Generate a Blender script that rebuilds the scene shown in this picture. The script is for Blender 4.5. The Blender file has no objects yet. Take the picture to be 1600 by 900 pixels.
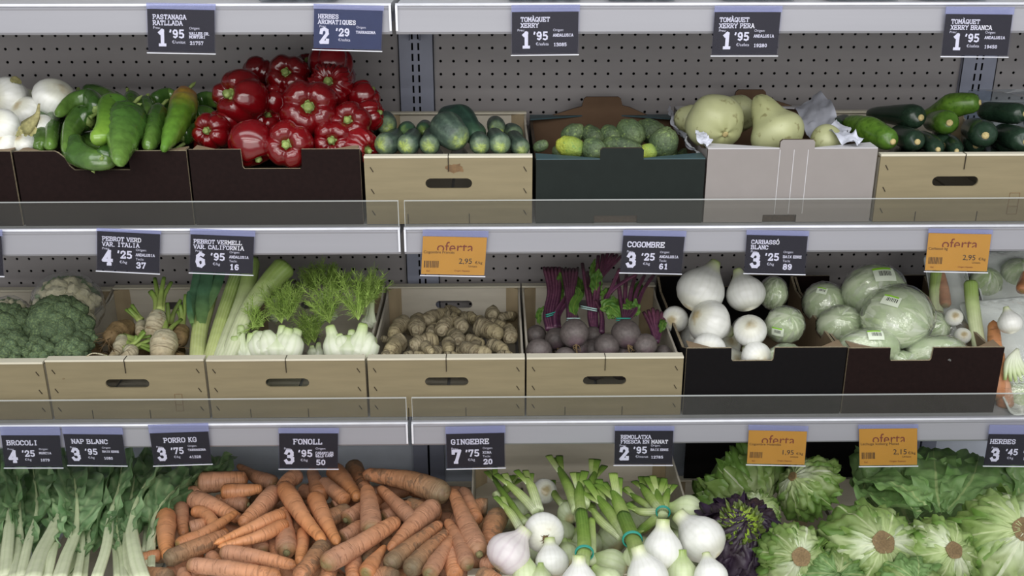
import bpy, math, random
import numpy as np
from mathutils import Vector, noise
from math import sin, cos, pi, radians

# ------------------------------------------------------------------ camera, world, lights, exposure
SC = bpy.context.scene
COL = SC.collection
CAMZ, PITCH, YAW, FPX = 1.6, 21.1, 0.9, 1650.0
cam_data = bpy.data.cameras.new('camera'); cam = bpy.data.objects.new('camera', cam_data); COL.objects.link(cam)
cam.location = (0, 0, CAMZ); cam.rotation_euler = (radians(90 - PITCH), 0, radians(-YAW))
cam_data.sensor_width = 36; cam_data.lens = FPX / 1600 * 36; cam_data.clip_start = .05
SC.camera = cam
SC.view_settings.view_transform = 'Standard'; SC.view_settings.look = 'None'
SC.view_settings.gamma = 1; SC.view_settings.use_curve_mapping = False
SC.view_settings.exposure = -0.08
world = bpy.data.worlds.new('world'); SC.world = world; world.use_nodes = True
world.node_tree.nodes['Background'].inputs[0].default_value = (.92, .95, 1, 1)
world.node_tree.nodes['Background'].inputs[1].default_value = .35
SC.cycles.transparent_max_bounces = 24
def area(name, loc, rot, sx, sy, power, col):
    l = bpy.data.lights.new(name, 'AREA'); l.shape = 'RECTANGLE'; l.size = sx; l.size_y = sy; l.energy = power; l.color = col
    o = bpy.data.objects.new(name, l); COL.objects.link(o); o.location = loc; o.rotation_euler = [radians(a) for a in rot]
    return o
area('canopy_light', (.1, 1.28, 2.25), (14, 0, 0), 3.4, .30, 13, (.96, .985, 1))
for k, (yy, zz, pw) in enumerate([(-2.3, 2.9, 40), (-1.4, 3.0, 40), (-.4, 3.0, 30)]):          # rows of ceiling tubes over the aisle
    area('ceiling_tube_light', (.1, yy, zz), (66 - 8 * k, 0, 0), 5.5, .10, pw, (1, .985, .96))
area('aisle_fill', (.1, -2.0, 1.75), (86, 0, 0), 6.0, 1.5, 62, (1, .985, .96))  # broad soft fill added in front to brighten the shelf interiors, no real fixture

# ------------------------------------------------------------------ picking points in space
_T, _Y = radians(PITCH), radians(YAW)
_R = np.array([cos(_Y), -sin(_Y), 0]); _H = np.array([sin(_Y), cos(_Y), 0])
_FW = _H * cos(_T) + np.array([0, 0, -sin(_T)]); _UP = _H * sin(_T) + np.array([0, 0, cos(_T)])
CAM = np.array([0, 0, CAMZ])
def at(u, v, y):
    d = _FW + _R * (u - 800) / FPX - _UP * (v - 450) / FPX
    return CAM + d * (y / d[1])
def mpp(p): return float((np.array(p) - CAM) @ _FW) / FPX          # metres per pixel at a point
class Heap:                                                         # sloping top surface of a pile
    def __init__(s, v1, y1, v2, y2):
        a, b = at(800, v1, y1), at(800, v2, y2)
        s.y0, s.z0, s.k = a[1], a[2], (b[2] - a[2]) / (b[1] - a[1])
        s.n = np.array([0, -s.k, 1.0]); s.n /= np.linalg.norm(s.n)
    def __call__(s, u, v, lift=0):
        d = _FW + _R * (u - 800) / FPX - _UP * (v - 450) / FPX
        t = (s.z0 + lift - CAMZ - s.k * s.y0) / (d[2] - s.k * d[1])
        return CAM + d * t
rng = random.Random(7)
def nz(p, s=1.0): return noise.noise(Vector((p[0] * s, p[1] * s, p[2] * s)))
def unit(a): a = np.array(a, float); return a / (np.linalg.norm(a) + 1e-12)

# ------------------------------------------------------------------ materials
def lin(h):
    h = h.lstrip('#'); c = [int(h[i:i + 2], 16) / 255 for i in (0, 2, 4)]
    return tuple([x / 12.92 if x <= .04045 else ((x + .055) / 1.055) ** 2.4 for x in c] + [1])
class NT:
    def __init__(s, name):
        s.m = bpy.data.materials.new(name); s.m.use_nodes = True; s.t = s.m.node_tree; s.n = s.t.nodes
        s.b = s.n['Principled BSDF']; s.out = s.n['Material Output']
    def add(s, typ, **kw):
        n = s.n.new(typ)
        for k, v in kw.items():
            if k.startswith('i_'): n.inputs[k[2:].replace('_', ' ')].default_value = v
            else: setattr(n, k, v)
        return n
    def link(s, a, b): s.t.links.new(a, b)
    def math(s, op, a, b=None):
        n = s.n.new('ShaderNodeMath'); n.operation = op
        for i, x in enumerate((a, b)):
            if x is None: continue
            if isinstance(x, (int, float)): n.inputs[i].default_value = x
            else: s.link(x, n.inputs[i])
        return n.outputs[0]
    def noise(s, scale, detail=3, co='Object', stretch=None):
        tc = s.n.new('ShaderNodeTexCoord'); src = tc.outputs[co]
        if stretch:
            mp = s.n.new('ShaderNodeMapping'); mp.inputs['Scale'].default_value = stretch; s.link(src, mp.inputs[0]); src = mp.outputs[0]
        n = s.n.new('ShaderNodeTexNoise'); n.inputs['Scale'].default_value = scale; n.inputs['Detail'].default_value = detail
        s.link(src, n.inputs['Vector']); return n.outputs['Fac']
    def ramp(s, fac, stops):
        r = s.n.new('ShaderNodeValToRGB'); e = r.color_ramp.elements
        while len(e) < len(stops): e.new(.5)
        for el, (p, c) in zip(e, stops): el.position = p; el.color = lin(c) if isinstance(c, str) else c
        s.link(fac, r.inputs[0]); return r.outputs[0]
    def mix(s, fac, a, b, mode='MIX'):
        n = s.n.new('ShaderNodeMix'); n.data_type = 'RGBA'; n.blend_type = mode
        for sock, x in ((n.inputs[0], fac), (n.inputs[6], a), (n.inputs[7], b)):
            if isinstance(x, (int, float)): sock.default_value = x
            elif isinstance(x, str): sock.default_value = lin(x)
            elif isinstance(x, tuple): sock.default_value = x
            else: s.link(x, sock)
        return n.outputs[2]
    def bump(s, h, strength, dist=.002):
        n = s.n.new('ShaderNodeBump'); n.inputs['Strength'].default_value = strength; n.inputs['Distance'].default_value = dist
        s.link(h, n.inputs['Height']); s.link(n.outputs[0], s.b.inputs['Normal'])
def flat(name, c, rough=.5, metal=0, namp=.12, nscale=30, bump=0, stretch=None, spec=.5):
    m = NT(name); f = m.noise(nscale, 4, stretch=stretch); base = lin(c)
    m.link(m.mix(1, m.ramp(f, [(.25, (1 - namp,) * 3 + (1,)), (.75, (1 + namp * .3,) * 3 + (1,))]), base, 'MULTIPLY'), m.b.inputs['Base Color'])
    m.b.inputs['Roughness'].default_value = rough; m.b.inputs['Metallic'].default_value = metal; m.b.inputs['Specular IOR Level'].default_value = spec
    if bump: m.bump(f, bump)
    return m.m
def veg(name, stops, rough=.45, axis='Y', warp=.06, namp=.2, nscale=30, bump=.15, bscale=120, spots=None, coat=0, trans=0, rnd=.25, stripes=None, stretch=None, spec=.5, rings=0):
    m = NT(name); uv = m.n.new('ShaderNodeTexCoord'); sp = m.n.new('ShaderNodeSeparateXYZ'); m.link(uv.outputs['UV'], sp.inputs[0])
    v = sp.outputs[axis]; nf = m.noise(nscale, 3, stretch=stretch)
    pos = m.math('ADD', v, m.math('MULTIPLY', m.math('SUBTRACT', nf, .5), warp * 3))
    col = m.ramp(pos, stops)
    if stripes:                                                     # (count, colour, amount, sharpness)
        w = m.math('SINE', m.math('MULTIPLY', m.math('ADD', sp.outputs['X'], m.math('MULTIPLY', nf, .05)), 2 * pi * stripes[0]))
        f = m.math('MULTIPLY', m.math('POWER', m.math('ADD', m.math('MULTIPLY', w, .5), .5), stripes[3]), stripes[2])
        col = m.mix(f, col, stripes[1])
    if spots:                                                       # (colour, scale, threshold, amount)
        sn = m.noise(spots[1], 5)
        col = m.mix(m.ramp(sn, [(spots[2], (0, 0, 0, 1)), (min(1, spots[2] + .08), (spots[3],) * 3 + (1,))]), col, spots[0])
    n2 = m.noise(nscale * 2.3, 5)
    col = m.mix(1, col, m.ramp(n2, [(.25, (1 - namp,) * 3 + (1,)), (.75, (1 + namp,) * 3 + (1,))]), 'MULTIPLY')
    oi = m.n.new('ShaderNodeObjectInfo')
    rv = m.math('ADD', m.math('MULTIPLY', oi.outputs['Random'], rnd), 1 - rnd / 2)
    hs = m.n.new('ShaderNodeHueSaturation'); m.link(col, hs.inputs['Color']); m.link(rv, hs.inputs['Value']); col = hs.outputs[0]
    m.link(col, m.b.inputs['Base Color']); m.b.inputs['Roughness'].default_value = rough
    m.b.inputs['Coat Weight'].default_value = coat; m.b.inputs['Coat Roughness'].default_value = .12; m.b.inputs['Specular IOR Level'].default_value = spec
    if rings:                                                       # fine growth lines around the body
        rn = m.noise(1.0, 4, 'UV', (2.2, rings, 1)); m.link(m.mix(m.ramp(rn, [(.34, (.45, .45, .45, 1)), (.46, (0, 0, 0, 1))]), col, '#6b4a30'), m.b.inputs['Base Color'])
        m.bump(m.math('ADD', m.math('MULTIPLY', m.ramp(rn, [(.30, (0, 0, 0, 1)), (.5, (1, 1, 1, 1))]), 1.0), m.math('MULTIPLY', m.noise(bscale, 4), .5)), bump * 1.6)
    elif bump: m.bump(m.noise(bscale, 4), bump)
    if trans:
        t = m.n.new('ShaderNodeBsdfTranslucent'); m.link(col, t.inputs[0]); x = m.n.new('ShaderNodeMixShader'); x.inputs[0].default_value = trans
        m.link(m.b.outputs[0], x.inputs[1]); m.link(t.outputs[0], x.inputs[2]); m.link(x.outputs[0], m.out.inputs[0])
    return m.m
def film(name, tint='#ffffff', haze=.06, gloss=.25, rough=.06, bump=.6, scale=60, hazecol='#e8f0f0', boost=1):
    m = NT(name); tr = m.n.new('ShaderNodeBsdfTransparent'); tr.inputs[0].default_value = lin(tint)
    gl = m.n.new('ShaderNodeBsdfGlossy'); gl.inputs['Roughness'].default_value = rough
    di = m.n.new('ShaderNodeBsdfDiffuse'); di.inputs[0].default_value = lin(hazecol)
    lw = m.n.new('ShaderNodeFresnel'); lw.inputs[0].default_value = 1 + gloss
    if bump:
        b = m.n.new('ShaderNodeBump'); b.inputs['Strength'].default_value = bump; b.inputs['Distance'].default_value = .004
        m.link(m.noise(scale, 3), b.inputs['Height'])
        for n in (gl, lw): m.link(b.outputs[0], n.inputs['Normal'])
    x1 = m.n.new('ShaderNodeMixShader'); x1.inputs[0].default_value = haze; m.link(tr.outputs[0], x1.inputs[1]); m.link(di.outputs[0], x1.inputs[2])
    x2 = m.n.new('ShaderNodeMixShader'); ge = m.n.new('ShaderNodeNewGeometry'); m.link(m.math('MULTIPLY', m.math('MINIMUM', m.math('MULTIPLY', lw.outputs[0], boost), 1), m.math('SUBTRACT', 1.0, ge.outputs['Backfacing'])), x2.inputs[0]); m.link(x1.outputs[0], x2.inputs[1]); m.link(gl.outputs[0], x2.inputs[2])
    m.link(x2.outputs[0], m.out.inputs[0]); return m.m

# ------------------------------------------------------------------ geometry: (V, F, UV per loop or None, material index per face or None)
_topo = {}
def grid_topo(m, n, closed):
    k = (m, n, closed)
    if k not in _topo:
        F, U = [], []
        w = n if closed else n - 1
        for i in range(m - 1):
            for j in range(w):
                j2 = (j + 1) % n
                F.append((i * n + j, (i + 1) * n + j, (i + 1) * n + j2, i * n + j2))
                u0, u1, v0, v1 = j / w, (j + 1) / w, i / (m - 1), (i + 1) / (m - 1)
                U += [(u0, v0), (u0, v1), (u1, v1), (u1, v0)]
        _topo[k] = (F, U)
    return _topo[k]
def spline(P, m):
    P = [np.array(p, float) for p in P]
    if len(P) == 2: return np.array([P[0] + (P[1] - P[0]) * t for t in np.linspace(0, 1, m)])
    Q = [2 * P[0] - P[1]] + P + [2 * P[-1] - P[-2]]; out = []
    for t in np.linspace(0, len(P) - 1, m):
        i = min(int(t), len(P) - 2); f = t - i; a, b, c, d = Q[i:i + 4]
        out.append(.5 * ((2 * b) + (c - a) * f + (2 * a - 5 * b + 4 * c - d) * f * f + (3 * b - a - 3 * c + d) * f ** 3))
    return np.array(out)
def tube(P, R, m=14, n=12, lobe=None, up=None, flat_=1.0, cap=True, wob=0):
    """swept body: P points, R list of (t, radius); lobe(theta, t) multiplies; flat_ squashes along the second axis"""
    C = spline(P, m); T = np.gradient(C, axis=0); T /= np.linalg.norm(T, axis=1)[:, None] + 1e-12
    a = np.array(up if up is not None else (0, 0, 1.0)); N = a - T[0] * (a @ T[0])
    if np.linalg.norm(N) < .05: a = np.array([1, 0, 0.0]); N = a - T[0] * (a @ T[0])
    N = unit(N); ts = np.linspace(0, 1, m); r = np.interp(ts, [x[0] for x in R], [x[1] for x in R]); th = np.linspace(0, 2 * pi, n, endpoint=False)
    V = []
    for i in range(m):
        N = unit(N - T[i] * (N @ T[i])); B = np.cross(T[i], N)
        for t in th:
            q = r[i] * (lobe(t, ts[i]) if lobe else 1)
            V.append(C[i] + B * (q * cos(t)) + N * (q * sin(t) * flat_))
    V = np.array(V)
    if wob:
        for i in range(len(V)): V[i] += unit(V[i] - C[i // n]) * nz(V[i], 55) * wob
    F, U = grid_topo(m, n, True); F = list(F); U = list(U)
    if cap:
        V = np.vstack([V, C[0], C[-1]]); a, b = len(V) - 2, len(V) - 1; o = (m - 1) * n
        for j in range(n):
            F.append((a, j, (j + 1) % n)); U += [(.5, 0)] * 3
            F.append((b, o + (j + 1) % n, o + j)); U += [(.5, 1)] * 3
    return V, F, U, None
def rt(pairs): return pairs
def dome(a, b, r0, r1, e=.5):
    """radius list for rounded both ends"""
    return [(0, 0), (.02, r0 * .45), (.06, r0 * .75), (.13, r0), (.9, r1), (.96, r1 * .75), (.99, r1 * .4), (1, 0)]
def blob(c, ax, m=18, n=24, fn=None, rot=None, disp=0, ds=30, seed=0):
    """ellipsoid in a frame: ax = 3 half-axis vectors; pole along ax[2]; fn(theta, phi) radial factor; UV v = pole angle"""
    ax = [np.array(a, float) for a in ax]; V = []
    for i in range(m):
        ph = pi * i / (m - 1)
        for j in range(n):
            th = 2 * pi * j / n; d = ax[0] * sin(ph) * cos(th) + ax[1] * sin(ph) * sin(th) + ax[2] * cos(ph)
            f = fn(th, ph) if fn else 1
            if disp: f += disp * nz(d + seed, ds)
            V.append(c + d * f)
    F, U = grid_topo(m, n, True)
    return np.array(V), F, U, None
def frame(d, up=(0, 0, 1)):
    d = unit(d); u = np.array(up, float)
    if abs(u @ d) > .95: u = np.array([1, 0, 0.])
    x = unit(np.cross(u, d)); return x, np.cross(d, x), d
def box(x0, x1, y0, y1, z0, z1):
    V = np.array([(x, y, z) for z in (z0, z1) for y in (y0, y1) for x in (x0, x1)])
    return V, [(0, 2, 3, 1), (4, 5, 7, 6), (0, 1, 5, 4), (2, 6, 7, 3), (0, 4, 6, 2), (1, 3, 7, 5)], None, None
def obox(c, x, y, z):
    c, x, y, z = [np.array(a, float) for a in (c, x, y, z)]
    V = np.array([c + a * x + b * y + d * z for d in (-1, 1) for b in (-1, 1) for a in (-1, 1)])
    return V, [(0, 2, 3, 1), (4, 5, 7, 6), (0, 1, 5, 4), (2, 6, 7, 3), (0, 4, 6, 2), (1, 3, 7, 5)], None, None
def prism(outline, o, x, z, n, t):
    """2D outline laid in axes x, z from origin o, thickness t along n; materials 0 front (o side), 1 back, 2 edges"""
    o, x, z, n = [np.array(a, float) for a in (o, x, z, n)]
    A = [o + x * p[0] + z * p[1] for p in outline]; k = len(A); V = np.array(A + [a + n * t for a in A])
    F = [tuple(range(k))[::-1], tuple(range(k, 2 * k))]; M = [0, 1]
    for i in range(k): j = (i + 1) % k; F.append((i, j, k + j, k + i)); M.append(2)
    if np.cross(x, z) @ n < 0: F = [f[::-1] for f in F]
    return V, F, None, M
def rbox(x0, x1, y0, y1, z0, z1, b=.001):
    """box with bevelled long edges"""
    out = [(y0 + b, z0), (y1 - b, z0), (y1, z0 + b), (y1, z1 - b), (y1 - b, z1), (y0 + b, z1), (y0, z1 - b), (y0, z0 + b)]
    V, F, _, _ = prism(out, (x0, 0, 0), (0, 1, 0), (0, 0, 1), (1, 0, 0), x1 - x0); return V, F, None, None
def join(gs):
    V, F, U, M, o = [], [], [], [], 0; anyu = any(g[2] is not None for g in gs)
    for g in gs:
        V.append(np.array(g[0])); F += [tuple(i + o for i in f) for f in g[1]]; o += len(g[0])
        if anyu: U += list(g[2]) if g[2] is not None else [(.5, .5)] * sum(len(f) for f in g[1])
        M += list(g[3]) if g[3] is not None else [0] * len(g[1])
    return np.vstack(V), F, (U if anyu else None), M
def plate_hole(cx, cz, w, h, hx, hz, hw, hh, y0, y1, N=72):
    """vertical plate w x h centred cx, cz with a rounded slot hw x hh centred hx, hz"""
    angs = [2 * pi * i / N for i in range(N)] + [math.atan2(cz + sz * h / 2 - hz, cx + sx * w / 2 - hx) % (2 * pi) for sx in (-1, 1) for sz in (-1, 1)]
    angs = sorted(set(angs)); O, I = [], []
    for a in angs:
        c, s = cos(a), sin(a); t = 1e9
        if c > 1e-6: t = min(t, (cx + w / 2 - hx) / c)
        if c < -1e-6: t = min(t, (cx - w / 2 - hx) / c)
        if s > 1e-6: t = min(t, (cz + h / 2 - hz) / s)
        if s < -1e-6: t = min(t, (cz - h / 2 - hz) / s)
        O.append((hx + c * t, hz + s * t)); r = hh / 2; L = hw / 2 - r; lo, hi = 0, hw
        for _ in range(24):
            q = (lo + hi) / 2; x, z = c * q, s * q; dx = max(abs(x) - L, 0)
            if math.hypot(dx, z) < r: lo = q
            else: hi = q
        I.append((hx + c * lo, hz + s * lo))
    k = len(angs); V = [(p[0], y, p[1]) for y in (y0, y1) for L_ in (O, I) for p in L_]; F = []
    for i in range(k):
        j = (i + 1) % k
        F += [(i, j, k + j, k + i), (2 * k + i, 3 * k + i, 3 * k + j, 2 * k + j), (i, 2 * k + i, 2 * k + j, j), (k + i, k + j, 3 * k + j, 3 * k + i)]
    return np.array(V), F, None, None

# ------------------------------------------------------------------ objects
def mesh_of(name, g, mats, origin, smooth):
    V, F, U, M = g; me = bpy.data.meshes.new(name)
    me.from_pydata((np.array(V) - np.array(origin)).tolist(), [], [list(f) for f in F])
    if not isinstance(mats, (list, tuple)): mats = [mats]
    for x in mats: me.materials.append(x)
    if U is not None:
        uv = me.uv_layers.new(name='UVMap'); uv.data.foreach_set('uv', np.array(U, dtype=np.float32).ravel())
    if M is not None and len(mats) > 1: me.polygons.foreach_set('material_index', np.array(M, dtype=np.int32))
    if smooth: me.polygons.foreach_set('use_smooth', [True] * len(F))
    me.update(); return me
def put(o, label=None, cat=None, group=None, kind=None):
    for k, v in (('label', label), ('category', cat), ('group', group), ('kind', kind)):
        if v: o[k] = v
    return o
class Thing:
    def __init__(s, name, label, cat, group=None, loc=(0, 0, 0), kind=None):
        s.o = bpy.data.objects.new(name, None); COL.objects.link(s.o); s.loc = np.array(loc, float); s.o.location = s.loc
        s.o.empty_display_size = .02; put(s.o, label, cat, group, kind)
    def part(s, name, g, mats, label=None, parent=None, smooth=True, kind=None):
        o = bpy.data.objects.new(name, mesh_of(name, g, mats, s.loc, smooth)); COL.objects.link(o); o.parent = parent or s.o
        put(o, label, None, None, kind); return o
def solo(name, g, mats, label, cat, group=None, smooth=True, kind=None):
    c = np.array(g[0]).mean(axis=0); o = bpy.data.objects.new(name, mesh_of(name, g, mats, c, smooth)); COL.objects.link(o)
    o.location = c; put(o, label, cat, group, kind); return o
def clone(o, delta, label=None, parent=None):
    """copy a thing with its parts and sub-parts"""
    c = o.copy(); COL.objects.link(c)
    if parent: c.parent = parent
    else: c.location = np.array(o.location) + np.array(delta)
    if label: c['label'] = label
    for ch in list(o.children): clone(ch, delta, None, c)
    return c

# ------------------------------------------------------------------ the materials
RAILM = flat('rail_white', '#96969d', .38, 0, .06, 6, stretch=(.3, 1, 8))
BEAD = flat('rail_bead', '#e4e6ee', .25)
DECK = flat('shelf_deck', '#a9abb0', .4)
PEG = flat('pegboard_grey', '#a39e9e', .42, 0, .10, 5, stretch=(1, 1, 6))
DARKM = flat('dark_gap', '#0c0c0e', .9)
UPR = flat('upright_blue_grey', '#9a9eb0', .4, 0, .05)
PANEL = flat('back_panel_blue_grey', '#dbe2ee', .45, 0, .06)
FLOORM = flat('floor_tile', '#c9c5bd', .4)
WALLM = flat('wall_paint', '#a9a6a0', .8)
PLY = flat('poplar_plywood', '#887d62', .6, 0, .14, 9, .12, (1, 1, 9), .3)
PLYL = flat('pale_lath', '#d6d0bd', .6, 0, .10, 14, .1, (1, 6, 6), .3)
PLYI = flat('plywood_inside', '#d2cbbc', .65, 0, .10, 10, .1, (1, 1, 5), .3)
POST = flat('pine_post', '#bba98a', .6, 0, .25, 30, .1, (1, 1, .12), .3)
STAPLE = flat('staple_wire', '#3a3226', .4, .5)
CARDB = flat('brown_black_card', '#1d1110', .7, 0, .3, 120, .05, None, .12)
CARDK = flat('black_card', '#100e10', .7, 0, .2, 120, .05, None, .12)
CARDG = flat('green_black_card', '#1a211f', .6, 0, .12, 60, .03, None, .2)
TEAL = flat('teal_card', '#3a5258', .5, 0, .12, 40)
CARDF = flat('white_flap', '#c4c2c6', .5, 0, .04)
CARDW = flat('white_card', '#8d8785', .55, 0, .04, 40)
KRAFT = flat('kraft_card', '#8d7a63', .75, 0, .10, 40, 0, None, .2)
KRAFTD = flat('brown_kraft', '#6b5441', .75, 0, .10, 40, 0, None, .2)
EDGEM = flat('corrugated_edge', '#a6987e', .8, 0, .6, 320)
EDGED = flat('corrugated_edge_dark', '#4e3e30', .8, 0, .7, 260)
PAPERW = flat('liner_paper', '#c6c9d6', .6, 0, .08, 30, .4)
ACRY = film('clear_guard', '#ececea', .05, .16, .03, 0, hazecol='#b8b8b4')
ACRYE = film('guard_edge', '#ffffff', .45, .4, .1, 0, hazecol='#d8dcdc')
SLEEVE = film('card_sleeve', '#fafaff', .010, .10, .05, .1, 20, '#9a9cb4')
SLVTOP = film('card_sleeve_fold', '#e2e4f6', .34, .3, .08, .1, 20, '#a9aed0')
TAGK = flat('card_charcoal', '#151316', .6, 0, .12, 40)
TAGB = flat('card_navy', '#25304e', .5, 0, .12, 40)
TAGO = flat('card_orange', '#c08c30', .5, 0, .06, 30)
INKW = flat('white_print', '#d9d9dc', .6, 0, .10, 200)
INKR = flat('maroon_print', '#7a3a22', .6)
INKD = flat('dark_print', '#3a2818', .6)
INKM = flat('black_print', '#2a2a28', .6)
TIE = flat('teal_band', '#2f9a8a', .5); TIEW = flat('pale_band', '#a9c9c4', .5)
PUNNET = film('clear_plastic_box', '#eef2f4', .07, .45, .04, .2, 25, '#9aa0a8')
WRAP = film('plastic_wrap', '#ffffff', .10, .50, .10, 1.6, 38, '#eef4f0', boost=2.2)
TRAYM = flat('white_foam', '#d5dad6', .5)
STICKER = flat('sticker_white', '#dfe8d4', .45); STICKG = flat('sticker_green', '#8fd02c', .45)

RED = veg('red_pepper_skin', [(0, '#62060e'), (.25, '#70080f'), (.7, '#720812'), (1, '#660812')], .2, namp=.15, coat=.7, bump=.02, spots=None, rnd=.35)
GRN = veg('green_pepper_skin', [(0, '#345620'), (.4, '#42662a'), (1, '#5f8038')], .26, namp=.28, coat=.7, bump=.6, bscale=70, rnd=.5)
GRNL = veg('lime_pepper_skin', [(0, '#44702a'), (.4, '#5f8a2c'), (1, '#7da03a')], .26, namp=.2, coat=.7, bump=.3, bscale=60, rnd=.1)
GRNO = veg('streaked_pepper_skin', [(0, '#c8782a'), (.2, '#a88a3a'), (.4, '#5c8428'), (1, '#5f8a34')], .28, namp=.3, coat=.5, bump=.5, bscale=90)
CALYX = veg('pepper_stem', [(0, '#6c8440'), (1, '#8b9c58')], .5, namp=.3, nscale=80, rnd=.3)
CUC = veg('cucumber_skin', [(0, '#a3b455'), (.05, '#66785a'), (.16, '#3c4c42'), (.8, '#2f3d36'), (1, '#465044')], .42, namp=.28, nscale=60, bump=.5, bscale=170, stripes=(9, '#5a6c5c', .45, 3), rnd=.4)
CUCD = veg('dark_cucumber_skin', [(0, '#8ba04c'), (.06, '#3f5c44'), (.3, '#22382f'), (1, '#1e302a')], .38, namp=.25, nscale=40, bump=.3, stripes=(8, '#3b5a4c', .3, 3))
GHER = veg('gherkin_skin', [(0, '#6a7a50'), (.5, '#4c5e42'), (1, '#667a4c')], .6, namp=.35, nscale=90, bump=1, bscale=240, spots=('#90a860', 160, .58, .5), rnd=.5)
GHERY = veg('yellowing_gherkin_skin', [(0, '#6f8a4c'), (.5, '#8ea040'), (1, '#c8c84a')], .6, namp=.25, nscale=60, bump=1, bscale=240, spots=('#5f8040', 140, .58, .7))
COUR = veg('courgette_skin', [(0, '#25382a'), (.5, '#1c2e22'), (1, '#2a4030')], .27, namp=.3, nscale=60, bump=.1, spots=('#3f5a48', 220, .66, .5), rnd=.4)
COURL = veg('light_courgette_skin', [(0, '#4a6c26'), (.5, '#5a7e2a'), (.9, '#648832'), (1, '#b6c04a')], .27, namp=.3, nscale=40, bump=.05, spots=('#3a601c', 120, .55, .5))
CUT = veg('cut_stem_end', [(0, '#a99a68'), (1, '#b9a874')], .7, namp=.3, nscale=200)
SQUA = veg('pale_squash_skin', [(0, '#a9ac7c'), (.5, '#b4b78c'), (1, '#adb07e')], .4, namp=.08, nscale=14, bump=.05, spots=('#7a7448', 70, .60, .7), rnd=.1)
WHITE = veg('white_onion_skin', [(0, '#b8a880'), (.04, '#dcdccc'), (.18, '#e8e9e4'), (.74, '#eaebe6'), (.90, '#d4dab4'), (1, '#aebf78')], .3, namp=.05, bump=.04, coat=.2, rnd=.08, stripes=(20, '#cfd0c4', .2, 3))
WHITEL = veg('pale_lilac_onion_skin', [(0, '#a8946a'), (.08, '#d2c8ca'), (.2, '#d9d2d4'), (.8, '#dcd6d4'), (1, '#b4c088')], .35, namp=.06, bump=.04, rnd=.06, stripes=(14, '#c4b4bc', .4, 4))
WHITEG = veg('pale_green_onion_skin', [(0, '#b8a87c'), (.1, '#ccd6b4'), (.6, '#c4d0a4'), (1, '#86a04a')], .35, namp=.08, bump=.04, stripes=(14, '#b4c48c', .4, 3))
TAN = flat('dry_root', '#6e5a3c', .9, 0, .4, 200)
HUSK = veg('dry_husk', [(0, '#a8a070'), (1, '#7c7a4c')], .8, namp=.35, nscale=60, bump=.6)
ONTOP = veg('green_onion_stalk', [(0, '#c8d4a8'), (.25, '#a8bc70'), (.6, '#7a9a40'), (1, '#5a8030')], .4, namp=.15, nscale=40, trans=.12, stripes=(14, '#93ad58', .35, 2), bump=.1)
ONTOPL = veg('pale_leek_stalk', [(0, '#d6dcbc'), (.5, '#bccb88'), (1, '#9ab858')], .4, namp=.12, nscale=40, trans=.12, stripes=(14, '#8fae52', .5, 3), bump=.1)
LEEKM = veg('leek_stalk', [(0, '#c8d090'), (.3, '#b4c478'), (.55, '#98b060'), (.8, '#6a8a48'), (1, '#44704a')], .4, namp=.12, nscale=20, stripes=(16, '#d4dcae', .35, 3), bump=.1)
LEEKW = veg('white_leek_stalk', [(0, '#d4d8bc'), (.45, '#c4cea0'), (.75, '#9cb464'), (1, '#8aa850')], .4, namp=.1, nscale=20, stripes=(16, '#a9bc80', .4, 3), bump=.1)
LEEKD = veg('leek_leaf', [(0, '#7a9a58'), (.5, '#4a7252'), (1, '#3c6048')], .45, namp=.2, axis='Y', stripes=(22, '#5c8a6c', .4, 2), trans=.12)
CARR = veg('carrot_skin', [(0, '#7a7048'), (.03, '#94704e'), (.10, '#b5866a'), (.5, '#c08c6c'), (.9, '#c1865e'), (1, '#a06a44')], .5, namp=.2, nscale=22, bump=.35, bscale=130, spots=('#8a5a40', 120, .60, .5), rnd=.3, rings=34)
CARRB = veg('bright_carrot_skin', [(0, '#8a7a48'), (.04, '#b5774c'), (.5, '#cb9068'), (1, '#ce8c58')], .45, namp=.14, nscale=22, bump=.3, bscale=130, rnd=.18, rings=30)
CARRD = veg('earthy_carrot_skin', [(0, '#6e6048'), (.12, '#8c7256'), (.35, '#a67c5a'), (1, '#b87e58')], .6, namp=.25, nscale=30, bump=.4, bscale=160, spots=('#6e5844', 60, .52, .7), rnd=.2, rings=34)
CROWN = veg('carrot_crown', [(0, '#7c7650'), (1, '#5c583a')], .8, namp=.4, nscale=200)
GING = veg('ginger_skin', [(0, '#a0957a'), (.5, '#9a8e72'), (1, '#a89b78')], .65, namp=.28, nscale=60, bump=.9, bscale=220, spots=('#6a5a40', 90, .60, .6), rnd=.3, rings=22)
STAIN = flat('brown_stain', '#7c6040', .7, 0, .5, 120)
BEET = veg('beetroot_skin', [(0, '#5c4650'), (.25, '#5d5553'), (1, '#58504e')], .55, namp=.3, nscale=60, bump=.4, bscale=200, rnd=.25)
BSTEM = veg('beet_stalk', [(0, '#472440'), (.5, '#562e48'), (1, '#653a4c')], .4, namp=.3, nscale=60, stripes=(4, '#86586c', .5, 3), rnd=.2)
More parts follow.
